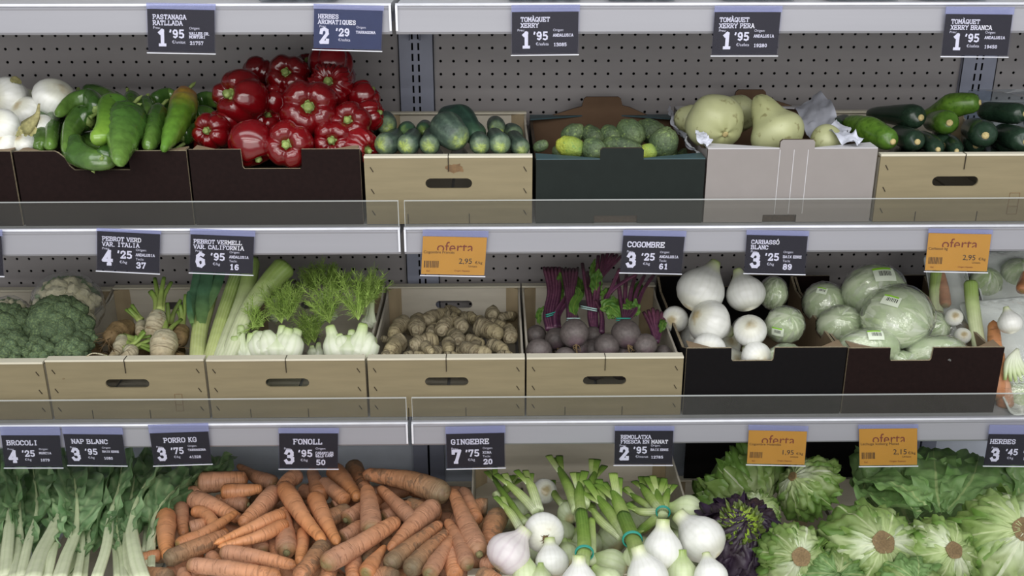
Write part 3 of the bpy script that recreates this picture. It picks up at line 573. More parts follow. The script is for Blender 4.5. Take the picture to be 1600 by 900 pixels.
# ------------------------------------------------------------------ lettering: slab serif strokes
G = {
'A': ([[(.08, 0), (.5, 1), (.92, 0)], [(.24, .36), (.76, .36)]], [(.08, 0), (.92, 0), (.42, 1)]), 'B': ([[(.15, 0), (.15, 1), (.65, 1), (.82, .88), (.82, .64), (.65, .53), (.15, .53)], [(.65, .53), (.88, .42), (.88, .12), (.68, 0), (.15, 0)]], [(.1, 0), (.1, 1)]),
'C': ([[(.88, .72), (.88, .86), (.66, 1), (.34, 1), (.1, .8), (.1, .2), (.34, 0), (.66, 0), (.9, .2)]], [(.84, .78)]), 'D': ([[(.16, 0), (.16, 1), (.6, 1), (.88, .76), (.88, .24), (.6, 0), (.16, 0)]], [(.1, 0), (.1, 1)]),
'E': ([[(.88, .2), (.88, 0), (.16, 0), (.16, 1), (.86, 1), (.86, .8)], [(.16, .5), (.6, .5)], [(.6, .38), (.6, .62)]], [(.1, 0), (.1, 1)]), 'F': ([[(.2, 0), (.2, 1), (.88, 1), (.88, .8)], [(.2, .5), (.62, .5)]], [(.2, 0), (.12, 1)]),
'G': ([[(.86, .72), (.86, .86), (.64, 1), (.34, 1), (.1, .8), (.1, .2), (.34, 0), (.7, 0), (.86, .12), (.86, .42), (.56, .42)]], [(.84, .42)]), 'H': ([[(.18, 0), (.18, 1)], [(.82, 0), (.82, 1)], [(.18, .5), (.82, .5)]], [(.18, 0), (.18, 1), (.82, 0), (.82, 1)]),
'I': ([[(.5, 0), (.5, 1)]], [(.4, 0), (.6, 0), (.4, 1), (.6, 1)]), 'J': ([[(.66, 1), (.66, .2), (.5, 0), (.25, 0), (.12, .2)]], [(.66, 1)]), 'K': ([[(.2, 0), (.2, 1)], [(.2, .42), (.82, 1)], [(.42, .6), (.85, 0)]], [(.2, 0), (.2, 1), (.84, 0), (.8, 1)]),
'L': ([[(.24, 1), (.24, 0), (.88, 0), (.88, .24)]], [(.24, 1), (.16, 0)]), 'M': ([[(.12, 0), (.12, 1), (.5, .35), (.88, 1), (.88, 0)]], [(.12, 0), (.88, 0), (.08, 1), (.92, 1)]), 'N': ([[(.16, 0), (.16, 1), (.84, 0), (.84, 1)]], [(.16, 0), (.12, 1), (.84, 1)]),
'O': ([[(.5, 1), (.24, .95), (.1, .72), (.1, .28), (.24, .05), (.5, 0), (.76, .05), (.9, .28), (.9, .72), (.76, .95), (.5, 1)]], []), 'P': ([[(.2, 0), (.2, 1), (.66, 1), (.86, .86), (.86, .6), (.66, .46), (.2, .46)]], [(.2, 0), (.12, 1)]),
'Q': ([[(.5, 1), (.24, .95), (.1, .72), (.1, .28), (.24, .05), (.5, 0), (.76, .05), (.9, .28), (.9, .72), (.76, .95), (.5, 1)], [(.52, .3), (.92, -.1)]], []), 'R': ([[(.18, 0), (.18, 1), (.64, 1), (.82, .87), (.82, .62), (.64, .48), (.18, .48)], [(.5, .48), (.86, 0)]], [(.18, 0), (.12, 1), (.88, 0)]),
'S': ([[(.82, .74), (.82, .86), (.64, 1), (.34, 1), (.14, .86), (.14, .64), (.34, .53), (.66, .47), (.86, .34), (.86, .14), (.66, 0), (.34, 0), (.14, .14), (.14, .26)]], []), 'T': ([[(.5, 0), (.5, 1)], [(.08, .78), (.08, 1), (.92, 1), (.92, .78)]], [(.5, 0)]),
'U': ([[(.16, 1), (.16, .22), (.34, 0), (.66, 0), (.84, .22), (.84, 1)]], [(.16, 1), (.84, 1)]), 'V': ([[(.1, 1), (.5, 0), (.9, 1)]], [(.1, 1), (.9, 1)]), 'W': ([[(.06, 1), (.28, 0), (.5, .7), (.72, 0), (.94, 1)]], [(.06, 1), (.94, 1)]),
'X': ([[(.12, 0), (.88, 1)], [(.12, 1), (.88, 0)]], [(.12, 0), (.88, 0), (.12, 1), (.88, 1)]), 'Y': ([[(.1, 1), (.5, .48), (.9, 1)], [(.5, .48), (.5, 0)]], [(.1, 1), (.9, 1), (.5, 0)]), 'Z': ([[(.14, .78), (.14, 1), (.86, 1), (.12, 0), (.88, 0), (.88, .24)]], []),
'0': ([[(.5, 1), (.22, .85), (.16, .5), (.22, .15), (.5, 0), (.78, .15), (.84, .5), (.78, .85), (.5, 1)]], []), '1': ([[(.28, .84), (.54, 1), (.54, 0)]], [(.4, 0), (.68, 0)]), '2': ([[(.14, .7), (.2, .92), (.5, 1), (.78, .9), (.82, .65), (.14, 0), (.86, 0), (.86, .18)]], []),
'3': ([[(.16, .8), (.3, 1), (.68, 1), (.8, .85), (.8, .65), (.62, .53), (.42, .53)], [(.62, .53), (.86, .38), (.86, .15), (.68, 0), (.28, 0), (.12, .18)]], []), '4': ([[(.68, 0), (.68, 1), (.1, .3), (.92, .3)]], [(.68, 0)]),
'5': ([[(.8, 1), (.24, 1), (.2, .55), (.6, .6), (.84, .4), (.8, .12), (.5, 0), (.16, .1)]], []), '6': ([[(.78, .88), (.5, 1), (.22, .8), (.16, .35), (.3, .05), (.6, 0), (.84, .18), (.8, .46), (.5, .58), (.2, .42)]], []), '7': ([[(.14, .78), (.14, 1), (.86, 1), (.42, 0)]], [(.42, 0)]),
'8': ([[(.5, 1), (.22, .9), (.22, .64), (.5, .53), (.78, .64), (.78, .9), (.5, 1)], [(.5, .53), (.16, .4), (.16, .12), (.5, 0), (.84, .12), (.84, .4), (.5, .53)]], []), '9': ([[(.22, .12), (.5, 0), (.78, .2), (.84, .65), (.7, .95), (.4, 1), (.16, .82), (.2, .54), (.5, .42), (.8, .58)]], []),
"'": ([[(.5, 1), (.42, .76)]], []), '.': ([[(.4, 0), (.5, 0)]], []), ',': ([[(.5, .05), (.4, -.18)]], []), ' ': ([], []), '€': ([[(.9, .85), (.6, 1), (.35, .85), (.25, .5), (.35, .15), (.6, 0), (.9, .15)], [(.1, .6), (.7, .6)], [(.1, .4), (.65, .4)]], []), '/': ([[(.2, -.1), (.8, 1.1)]], []), '|': ([[(.5, 0), (.5, 1)]], []),
}
for k, b, acc in (('À', 'A', [(.35, 1.38), (.6, 1.18)]), ('Ó', 'O', [(.4, 1.18), (.65, 1.38)])): G[k] = (G[b][0] + [acc], G[b][1])
def slab(text, h, w=None, th=.17, serif=.34, adv=1.12, asp=.82):
    """flat letters as quads in (x, z), each stroke thick; returns list of quads and total width"""
    quads, x = [], 0; cw = h * asp
    for ch in text:
        st, sf = G.get(ch, ([], [])); k = .55 if ch in "'., " else 1
        off = x - (cw * (1 - k) / 2)
        for pl in st:
            for a, b in zip(pl, pl[1:]):
                a = np.array((off + a[0] * cw, a[1] * h)); b = np.array((off + b[0] * cw, b[1] * h)); d = b - a; L = np.linalg.norm(d) + 1e-9; d /= L; n = np.array((-d[1], d[0])) * th * h / 2; e = d * th * h * .38
                quads.append([a - e - n, b + e - n, b + e + n, a - e + n])
        for s in sf:
            c = np.array((off + s[0] * cw, s[1] * h)); q = serif * cw / 2; t = th * h * .42
            quads.append([c + (-q, -t), c + (q, -t), c + (q, t), c + (-q, t)])
        x += cw * adv * k
    return quads, x
class Plane2:
    """a card lying in space: origin at its top left, unit vectors along width and down"""
    def __init__(s, TL, TR, BL):
        s.o = np.array(TL); s.w = np.linalg.norm(TR - TL); s.h = np.linalg.norm(BL - TL); s.x = (TR - TL) / s.w; s.z = -(BL - TL) / s.h; s.n = unit(np.cross(s.x, s.z))
    def p(s, x, z, n=0): return s.o + s.x * x + s.z * z + s.n * n
    def quads(s, qs, x, z, n):
        V, F = [], []
        for i, q in enumerate(qs): b = len(V); V += [s.p(x + a[0], z + a[1], n + i * 6e-6) for a in q]; F.append((b, b + 1, b + 2, b + 3))
        return np.array(V), F, None, None
    def slabbox(s, x0, x1, z0, z1, n0, n1):
        V = np.array([s.p(x, z, n) for n in (n0, n1) for z in (z0, z1) for x in (x0, x1)])
        return V, [(0, 2, 3, 1), (4, 5, 7, 6), (0, 1, 5, 4), (2, 6, 7, 3), (0, 4, 6, 2), (1, 3, 7, 5)], None, None
def font_mesh(text, size):
    c = bpy.data.curves.new('lettering', 'FONT'); c.body = text; c.size = size; c.resolution_u = 3
    o = bpy.data.objects.new('lettering', c); me = bpy.data.meshes.new_from_object(o); V = np.array([v.co[:] for v in me.vertices]); F = [tuple(p.vertices) for p in me.polygons]
    bpy.data.objects.remove(o); bpy.data.curves.remove(c); bpy.data.meshes.remove(me); return V, F
YT = 1.788
def fit(t, h, W, **k):
    if not t: return []
    q, w = slab(t, h, **k)
    if w > W: q = [[np.array((a[0] * W / w, a[1])) for a in r] for r in q]
    return q
def card(tl, tr, bl, label, paper, rail_v, lean=.0):
    TL, TR, BL = at(*tl, YT), at(*tr, YT), at(*bl, YT - lean); P = Plane2(TL, TR, BL)
    t = Thing('price_card', label, 'price card', 'price cards hanging from the shelf rails', (TL + TR) / 2)
    t.part('card', P.slabbox(0, P.w, -P.h, 0, 0, .0006), paper, smooth=False)
    zt = at(tl[0], rail_v, YT)[2] - TL[2]
    t.part('clear_sleeve', P.slabbox(-.002, P.w + .002, -P.h - .0025, .001, .0014, .0018), SLEEVE, 'clear plastic sleeve', smooth=False)
    t.part('sleeve_fold', P.slabbox(-.001, P.w + .002, .0005, max(zt, .004), -.001, .0012), SLVTOP, 'lavender tinted sleeve top clipped over the rail', smooth=False)
    t.part('sleeve_rim', P.slabbox(-.002, P.w + .002, -P.h - .0032, -P.h - .0018, .0006, .0022), BEAD, 'white lower edge of the sleeve', smooth=False)
    return t, P
def script(t, P, text, size, x, z, ink=INKW):
    V, F = font_mesh(text, size)
    if len(V): t.part('small_print', (np.array([P.p(x + v[0], z + v[1], .0010) for v in V]), F, None, None), ink, smooth=False)
def put_letters(t, name, P, q, x, z, ink=INKW):
    if q: t.part(name, P.quads(q, x, z, .0010), ink, smooth=False)
def black_card(tl, tr, bl, rail_v, title, euro, cents, unit_, origin, num, label, big=False, paper=None, lean=0, cx=.08):
    t, P = card(tl, tr, bl, label, paper or TAGK, rail_v, lean); W, H = P.w, P.h
    if not title: return
    two = len(title) > 1; hs = .098 * H if two else .135 * H
    for i, line in enumerate(title):
        z = -.225 * H - i * .142 * H if two else -.30 * H
        q = fit(line, hs, (.88 - cx * .6) * W, th=.20, serif=.42); put_letters(t, 'title', P, q, cx * W, z)
    q = fit(euro, .34 * H, .2 * W, th=.25, serif=.5, asp=.68); put_letters(t, 'price', P, q, .14 * W if euro == '1' else .09 * W, -.84 * H)
    q = fit(cents, .175 * H, .26 * W, th=.22, serif=.3, asp=.76); put_letters(t, 'price', P, q, .32 * W, -.66 * H)
    script(t, P, 'Preu:', .085 * H, .08 * W, -.46 * H); script(t, P, unit_, .10 * H, .36 * W, -.80 * H); script(t, P, 'Origen:', .085 * H, .62 * W, -.46 * H)
    for i, line in enumerate(origin):
        put_letters(t, 'small_print', P, fit(line, .062 * H, .31 * W, th=.22), .62 * W, (-.59 - i * .08) * H)
    if big:
        script(t, P, 'Tecla:', .085 * H, .62 * W, -.70 * H); put_letters(t, 'number', P, fit(num, .135 * H, .22 * W, th=.24), .63 * W, -.90 * H)
    else: put_letters(t, 'number', P, fit(num, .072 * H, .22 * W, th=.22), .63 * W, -.82 * H)
def offer_card(tl, tr, bl, rail_v, name, price, label, lean=0):
    t, P = card(tl, tr, bl, label, TAGO, rail_v, lean); W, H = P.w, P.h
    V, F = font_mesh('oferta', .40 * H); k = .58 * W / max(1e-6, V[:, 0].max()); V[:, 0] *= k; zc = .045 * H   # the lower edge of the word is cut off
    keep = V.copy(); keep[:, 1] = np.maximum(keep[:, 1], zc)
    t.part('title', (np.array([P.p(.22 * W + v[0], -.36 * H + v[1] - zc, .0010) for v in keep]), F, None, None), INKR, smooth=False)
    script(t, P, name, .10 * H, .02 * W, -.44 * H, INKD); script(t, P, price, .20 * H, .58 * W, -.70 * H, INKM); script(t, P, '€/kg', .10 * H, .84 * W, -.70 * H, INKD)
    script(t, P, 'Unitats', .075 * H, .74 * W, -.79 * H, INKD); script(t, P, 'Origen: Espanya', .06 * H, .52 * W, -.91 * H, INKR); script(t, P, 'Ref.', .06 * H, .08 * W, -.93 * H, INKR)
    r = random.Random(int(tl[0])); x = .04 * W; q = []
    while x < .26 * W:
        w = r.uniform(.006, .016) * W; q.append([np.array(a) for a in ((x, -.82 * H), (x + w, -.82 * H), (x + w, -.64 * H), (x, -.64 * H))]); x += w + r.uniform(.008, .016) * W
    t.part('barcode', P.quads(q, 0, 0, .0010), INKD, smooth=False)
AND = ['ANDALUSIA']
black_card((230, 14), (335, 16), (232, 80), 4, ['PASTANAGA', 'RATLLADA'], '1', "'95", '€/unitat', ['VALLES OR.', 'MONTURI'], '21757', 'charcoal price card reading PASTANAGA RATLLADA on the top rail')
black_card((491, 14), (598, 17), (490, 75), 6, ['HERBES', 'AROMATIQUES'], '2', "'29", '€/safata', ['TARRAGONA'], '', 'navy blue price card reading HERBES AROMATIQUES on the top rail', paper=TAGB, cx=.06)
black_card((800, 19), (904, 18), (800, 84), 8, ['TOMÀQUET', 'XERRY'], '1', "'95", '€/safata', AND, '13085', 'charcoal price card reading TOMÀQUET XERRY with no third word', cx=.13)
black_card((1117, 19), (1220, 19), (1112, 85), 9, ['TOMÀQUET', 'XERRY PERA'], '1', "'95", '€/safata', AND, '19280', 'charcoal price card reading TOMÀQUET XERRY PERA')
black_card((1478, 22), (1582, 23), (1471, 86), 10, ['TOMÀQUET', 'XERRY BRANCA'], '1', "'95", '€/safata', AND, '19450', 'charcoal price card reading TOMÀQUET XERRY BRANCA', cx=.09)
black_card((-97, 367), (2, 369), (-92, 428), 357, [], '1', "'95", '€/kg', AND, '12', 'charcoal price card cut by the left edge on the middle rail', big=True)
black_card((152, 361), (250, 366), (152, 421), 356, ['PEBROT VERD', 'VAR. ITALIA'], '4', "'25", '€/kg', AND, '37', 'charcoal price card reading PEBROT VERD VAR. ITALIA', big=True)
black_card((298, 366), (397, 370), (297, 424), 357, ['PEBROT VERMELL', 'VAR. CALIFORNIA'], '6', "'95", '€/kg', AND, '16', 'charcoal price card reading PEBROT VERMELL VAR. CALIFORNIA', big=True, cx=.05)
offer_card((661, 369), (761, 371), (658, 428), 359, 'Cogombre Francès', '2,95', 'orange oferta card priced 2,95 above the ginger')
black_card((974, 368), (1070, 370), (969, 424), 359, ['COGOMBRE'], '3', "'25", '€/kg', AND, '61', 'charcoal price card reading COGOMBRE', big=True)
black_card((1167, 367), (1262, 369), (1163, 425), 359, ['CARBASSÓ', 'BLANC'], '3', "'25", '€/kg', ['BAIX EBRE'], '89', 'charcoal price card reading CARBASSÓ BLANC', big=True)
offer_card((1451, 364), (1549, 366), (1445, 422), 357, 'Carbassó kg', '2,95', 'orange oferta card priced 2,95 above the wrapped vegetable trays')
black_card((2, 680), (93, 680), (8, 729), 667, ['BROCOLI'], '4', "'25", '€/kg', ['MURCIA'], '1079', 'charcoal price card reading BROCOLI')
black_card((99, 678), (191, 679), (107, 725), 667, ['NAP BLANC'], '3', "'95", '€/kg', ['BAIX EBRE'], '1080', 'charcoal price card reading NAP BLANC', cx=.12)
black_card((234, 677), (325, 674), (241, 726), 664, ['PORRO KG'], '3', "'75", '€/kg', ['TARRAGONA'], '41328', 'charcoal price card reading PORRO KG', cx=.22)
black_card((436, 677), (528, 677), (437, 731), 669, ['FONOLL'], '3', "'95", '€/kg', ['CABANYLES', 'BAIX CAMP'], '50', 'charcoal price card reading FONOLL', big=True, cx=.24)
black_card((697, 678), (788, 676), (699, 731), 667, ['GINGEBRE'], '7', "'75", '€/kg', ['XINA'], '20', 'charcoal price card reading GINGEBRE', big=True)
black_card((961, 673), (1052, 673), (960, 725), 666, ['REMOLATXA', 'FRESCA EN MANAT'], '2', "'95", '€/manat', ['BAIX EBRE'], '12785', 'charcoal price card reading REMOLATXA FRESCA EN MANAT', cx=.10)
offer_card((1170, 672), (1261, 674), (1167, 724), 664, 'Cogombre Holandès', '1,95', 'orange oferta card priced 1,95 above the leafy lettuces')
offer_card((1342, 670), (1433, 669), (1343, 727), 664, 'Lechuga Iceberg Manat', '2,15', 'orange oferta card priced 2,15 on the lower rail')
black_card((1545, 678), (1640, 679), (1537, 726), 664, ['HERBES'], '3', "'45", '€/kg', ['BAIX EBRE'], '1085', 'charcoal price card reading HERBES at the right edge of the lower rail', cx=.04)

# ------------------------------------------------------------------ builders for the vegetables
def vd(a, b, c): return unit(_R * a + _UP * b - _FW * c)           # right, up, toward the viewer's side of the shelf
def P3(h, p, lift=0):
    """pixel (u, v[, extra]) on a heap, or (u, v) at depth h when h is a number"""
    return h(p[0], p[1], lift + (p[2] if len(p) > 2 else 0)) if isinstance(h, Heap) else at(p[0], p[1], p[2] if len(p) > 2 else h)
def smoothrand(seed): return random.Random(seed)
def long_body(pts, rs, mat, m=16, n=12, wob=0, flat_=1, lobe=None): return tube(pts, rs, m, n, lobe, None, flat_, True, wob)

def pepper(c, d, r, label, group, seed=0, lobes=4, wrinkle=0, tall=1.0, mat=None):
    t = Thing('red_pepper', label, 'pepper', group, c - np.array((0, 0, r * .9)))
    R_ = random.Random(seed); x, y, z = frame(d); s = R_.uniform(0, 6); ph0 = [R_.uniform(-.25, .25) for _ in range(lobes)]; am = [R_.uniform(.8, 1.2) for _ in range(lobes)]
    cr = [s + 2 * pi * k / lobes + ph0[k] for k in range(lobes)]
    def fn(th, ph):
        f = 1 - .60 * math.exp(-(ph / .36) ** 2) - .16 * math.exp(-((pi - ph) / .45) ** 2)
        e = sin(ph) ** .5 * (1.15 - .6 * ph / pi) if ph > 0 else 0
        for a, q in zip(cr, am):
            dd = (th - a + pi) % (2 * pi) - pi; f -= .15 * q * e * math.exp(-(dd / .20) ** 2); f += .05 * e * math.exp(-((dd - .5) / .5) ** 2)
        f += (.012 + .022 * min(1, wrinkle)) * e * sin(th * (lobes * 3 + 1) + s) * math.exp(-((ph - .75) / .42) ** 2) * (1 + wrinkle * 1.5)
        if wrinkle: f += wrinkle * .05 * nz((cos(th) * 3, sin(th) * 3, ph * 4 + s), 1.4)
        return f * (1.04 - .14 * ph / pi)
    t.part('flesh', blob(c, (x * r, y * r, z * r * tall), 34, 56, fn), mat or RED)
    b = c + z * r * tall * .56
    t.part('calyx', blob(b, (x * r * .29, y * r * .29, z * r * .14), 9, 16, lambda th, ph: 1 + .22 * sin(5 * th + s)), CALYX)
    k = vd(R_.uniform(-.3, .3), -.45, .3); t.part('stem', tube([b, b + z * r * .16, b + z * r * .28 + k * r * .10], [(0, r * .20), (.5, r * .15), (.8, r * .16), (.96, r * .13), (1, .0)], 8, 9), CALYX)
    return t
def green_pepper(pts, r0, r1, label, group, mat=None, wrinkle=.5, stem=None, seed=0, lob=3):
    c = sum(pts) / len(pts); t = Thing('green_pepper', label, 'pepper', group, c - np.array((0, 0, r0)))
    R_ = random.Random(seed); s = R_.uniform(0, 6)
    def lobe(th, tt): return 1 + .10 * math.cos(lob * th + s) + .05 * wrinkle * nz((cos(th) * 3, sin(th) * 3, tt * 14 + s)) + .02 * wrinkle * sin(tt * 60 + 2 * sin(th * 3))
    t.part('flesh', tube(pts, [(0, .35 * r0), (.03, r0 * .75), (.09, r0 * .98), (.3, r0 * 1.03), (.65, (r0 + r1) * .52), (.88, r1), (.96, r1 * .7), (1, 0)], 30, 22, lobe), mat or GRN)
    d = unit(pts[0] - pts[1]); b = pts[0]
    sp = stem or [b - d * .002, b + d * r0 * .8, b + d * r0 * 1.3 + vd(.5, .4, 0) * r0 * .8]
    t.part('calyx', blob(b, [a * r0 * k for a, k in zip(frame(d), (.5, .5, .22))], 7, 14, lambda th, ph: 1 + .15 * sin(6 * th)), CALYX)
    t.part('stem', tube(sp, [(0, .0045), (.4, .003), (.95, .0038), (1, 0)], 8, 8), CALYX)
    return t
def fruit(name, cat, pts, r0, r1, mat, label, group, lobe=None, cut=None, wob=0, mid=None, m=22, n=18):
    """cucumber-like: pts from the near end to the far end"""
    R = [(0, 0), (.015, r0 * .42), (.05, r0 * .70), (.12, r0 * .92), (.25, r0), (.55, mid or (r0 + r1) / 2), (.82, r1), (.93, r1 * .78), (.98, r1 * .45), (1, 0)]
    g = tube(pts, R, m, n, lobe, None, 1, True, wob)
    if not cut: return solo(name, g, mat, label, cat, group)
    t = Thing(name, label, cat, group, sum(pts) / len(pts) - np.array((0, 0, r0))); t.part('flesh', g, mat)
    d = unit(pts[0] - pts[1]); b = pts[0] - d * r0 * .05; t.part('cut_stem', tube([b - d * .008, b + d * .0008, b + d * .0016], [(0, r0 * .30), (.7, r0 * .24), (.96, r0 * .22), (1, 0)], 5, 10), CUT, 'pale dry cut stem')
    return t
def carrot(pts, r0, r1, mat, label, group='carrots in the heap', crown=True, seed=0):
    s = seed * 1.7
    def lobe(th, tt): return 1 + .035 * sin(tt * 55 + s + .6 * sin(th)) * (.3 + tt) * .5 + .06 * nz((cos(th), sin(th), tt * 7 + s))
    g = tube(pts, [(0, r0 * .18), (.012, r0 * .52), (.04, r0 * .82), (.10, r0), (.3, r0 * 1.0), (.65, r0 * .42 + r1 * .62), (.93, r1), (.98, r1 * .62), (1, r1 * .05)], 30, 12, lobe, None, 1, True, 0)
    if not crown: return solo('carrot', g, mat, label, 'carrot', group)
    t = Thing('carrot', label, 'carrot', group, sum(pts) / len(pts) - np.array((0, 0, r0 * .8))); t.part('root', g, mat)
    d = unit(pts[0] - pts[1]); b = pts[0]; x, y, z = frame(d)
    t.part('crown', blob(b + d * .0006, (x * r0 * .34, y * r0 * .34, d * r0 * .22), 8, 12, None, None, .3, 300, seed), CROWN, 'dry green crown stub')
    return t
ONR = [(0, 0), (.02, .30), (.06, .52), (.13, .75), (.24, .93), (.36, 1), (.48, .97), (.60, .84), (.72, .60), (.84, .36), (.94, .25), (1, .22)]
def onion(name, root, neck, r, mat, label, group, roots=True, thing=None, lab=None, nw=0):
    """bulb from its root plate to its neck"""
    L = np.linalg.norm(neck - root); g = tube([root, root + (neck - root) * .5, neck], [(a, max(b, nw if a > .5 else 0) * r) for a, b in ONR], 24, 24, lambda th, tt: 1 + .012 * sin(3 * th + tt * 3))
    if thing: o = thing.part('bulb', g, mat, lab)
    else:
        thing = Thing(name, label, 'onion', group, (root + neck) / 2 - np.array((0, 0, r))); o = thing.part('bulb', g, mat)
    d = unit(root - neck)
    if roots:
        gs = [blob(root + d * .0005, [a * r * k for a, k in zip(frame(d), (.16, .16, .05))], 6, 12, lambda th, ph: 1 + .2 * sin(7 * th))]
        R_ = random.Random(int(root[0] * 9999)); x, y, z = frame(d)
        for i in range(12):
            a = R_.uniform(0, 6.28); q = x * cos(a) + y * sin(a); gs.append(tube([root + q * r * .05, root + q * r * .2 + d * r * .06, root + q * r * R_.uniform(.2, .34) + d * r * .02], [(0, .0007), (1, .0003)], 4, 4))
        thing.part('roots', join(gs), TAN, 'dry brown root plate')
    return thing
def leaf(path, nrm, hw, ruffle=.006, freq=9, curl=0, m=26, n=11, seed=0, lift=0, jag=.12, thick=0, noisy=.5):
    C = spline(path, m); T = np.gradient(C, axis=0); T /= np.linalg.norm(T, axis=1)[:, None] + 1e-9; ts = np.linspace(0, 1, m)
    W = np.interp(ts, [a for a, _ in hw], [b for _, b in hw]); V = []; ss = np.linspace(-1, 1, n)
    for i in range(m):
        N = unit(nrm - T[i] * (np.array(nrm) @ T[i])); S = np.cross(T[i], N)
        for s in ss:
            sg = 1 if s > 0 else 2.3; w = W[i] * (1 + jag * nz((ts[i] * freq * .9 + seed, sg * 7, 0), 1))
            e = abs(s) ** 1.4; rf = ruffle * e * (sin(ts[i] * freq * 2 * pi * .5 + sg * 2 + seed) * .6 + 1.3 * nz((ts[i] * freq, s * 2.2, seed), 1)) + ruffle * noisy * nz((ts[i] * 14, s * 3.3, seed + 9), 1)
            if W[i] < .002: rf *= W[i] / .002
            V.append(C[i] + S * (w * s) + N * (curl * w * s * s + rf + lift))
    F, U = grid_topo(m, n, False); return np.array(V), list(F), [(a, b) for a, b in U], None
def hleaf(c, ax, phi0, dphi, th0, th1, k0, k1, ruf=.05, seed=0, m=14, n=11, wp=None, pw=2, fold=0):
    """leaf hugging an ellipsoid whose pole is the cut stem"""
    V = []; ax = [np.array(a) for a in ax]; wp = wp or [(0, .55), (.2, .85), (.6, 1), (.85, .95), (1, .75)]
    for i in range(m):
        t = i / (m - 1); w = np.interp(t, [a for a, _ in wp], [b for _, b in wp]); th = th0 + (th1 - th0) * t
        for s in np.linspace(-1, 1, n):
            phi = phi0 + s * dphi * w * (1 + .10 * nz((t * 5, seed, 2 + s * .2), 1)); f = k0 + (k1 - k0) * t ** pw + .05 * (1 - s * s) * (1 - t) * .6
            f += ruf * (t * .8 + .2) * (abs(s) * .8 + .35 + t * .4) * (nz((t * 5.5, s * 4, seed), 1) * 1.3 + .5 * sin(s * 9 + t * 7 + seed)) + fold * t * nz((s * 7, t * 3, seed + 5), 1)
            f += ruf * .30 * (.3 + t) * nz((t * 15, s * 9, seed + 3), 1)
            tt = th + .10 * t * nz((s * 3, seed, 4), 1)
            V.append(c + (ax[0] * sin(tt) * cos(phi) + ax[1] * sin(tt) * sin(phi) + ax[2] * cos(tt)) * f)
    F, U = grid_topo(m, n, False); return np.array(V), list(F), list(U), None
def lettuce(c, ax, label, group='green leafy lettuces', mats=(LETT, LETTP), seed=0, core=None, stem=.016, rings=3, per=6, ruf=.14, spread=1.15, th1=2.3, stemlab='browned cut stem'):
    t = Thing('lettuce', label, 'lettuce', group, c - np.array((0, 0, np.linalg.norm(ax[1]) * .9))); R_ = random.Random(seed)
    t.part('heart', blob(c, [np.array(a) * .86 for a in ax], 18, 26, None, None, .10, 30, seed), core or mats[0])
    for r in range(rings):
        for k in range(per):
            ph = 2 * pi * (k + .5 * r) / per + R_.uniform(-.2, .2); q = r / max(1, rings - 1)
            t.part('leaf', hleaf(c, ax, ph, R_.uniform(.62, .85), .10, th1 + R_.uniform(-.25, .3) - .35 * q, .90 + .05 * r, spread - .06 * (rings - 1 - r) + R_.uniform(-.03, .06), ruf * (1 + .25 * r), seed * 3 + r * 10 + k, 26, 19, fold=.06), mats[1] if (r + k + seed) % 3 == 0 else mats[0])
    if stem:
        d = unit(ax[2]); b = c + np.array(ax[2]) * .94; t.part('cut_stem', tube([b - d * .012, b + d * .003, b + d * .006, b + d * .0062], [(0, stem * .9), (.6, stem), (.9, stem * .92), (.96, stem * .5), (1, 0)], 8, 18, lambda th, tt: 1 + .05 * sin(5 * th)), LCUT, stemlab)
    return t
def wrapped(name, cat, c, ax, label, group, seed=0, sticker=None, inner=None, film_=True):
    t = Thing(name, label, cat, group, c - np.array((0, 0, np.linalg.norm(ax[1]) * .9))); R_ = random.Random(seed); inn = inner or (ICEB, ICEC)
    t.part('heart', blob(c, [np.array(a) * .955 for a in ax], 20, 26, None, None, .06, 30, seed), inn[0])
    for k in range(7):
        t.part('leaf', hleaf(c, ax, 2 * pi * k / 7 + R_.uniform(-.2, .2), R_.uniform(.7, .95), .12, 2.3 + R_.uniform(-.3, .3), .93, .985 + R_.uniform(-.02, .02), .07, seed * 5 + k, 15, 13, fold=.02), inn[k % 2])
    if film_: t.part('plastic_wrap', blob(c, [np.array(a) * 1.03 for a in ax], 30, 44, lambda th, ph: 1 + .03 * nz((th * 2.5 * sin(ph), ph * 5, seed), 1) + .012 * sin(13 * th + 5 * ph) * sin(ph), None), WRAP, 'clear glossy wrap')
    if sticker:                                                     # direction, size, tilt
        d, sz = sticker; d = unit(d); A = np.array(ax).T; q = unit(np.linalg.solve(A, d * np.linalg.norm(ax[0]))); th0, ph0 = math.atan2(q[1], q[0]), math.acos(max(-1, min(1, q[2])))
        x, y, _ = frame(d); S = lambda a, b, k: c + (A @ unit(np.linalg.solve(A, (d + x * a + y * b)))) * k
        def patch(a0, a1, b0, b1, k): return (np.array([S(a0 + (a1 - a0) * i / 5, b0 + (b1 - b0) * j / 3, k) for j in range(4) for i in range(6)]),) + (list(grid_topo(4, 6, False)[0]), None, None)
        s = sz; st = t.part('sticker', patch(-s, s, -s * .7, s * .7, 1.085), STICKER, 'pale sticker with a barcode')
        t.part('green_stripe', patch(-s, s * .7, s * .45, s * .68, 1.09), STICKG, parent=st)
        bars = []; a = -s * .5
        while a < s * .6: w = R_.uniform(.012, .03); bars.append(patch(a, a + w, -s * .2, s * .3, 1.09)); a += w + R_.uniform(.015, .03)
        t.part('barcode', join(bars), INKM, parent=st)
    return t
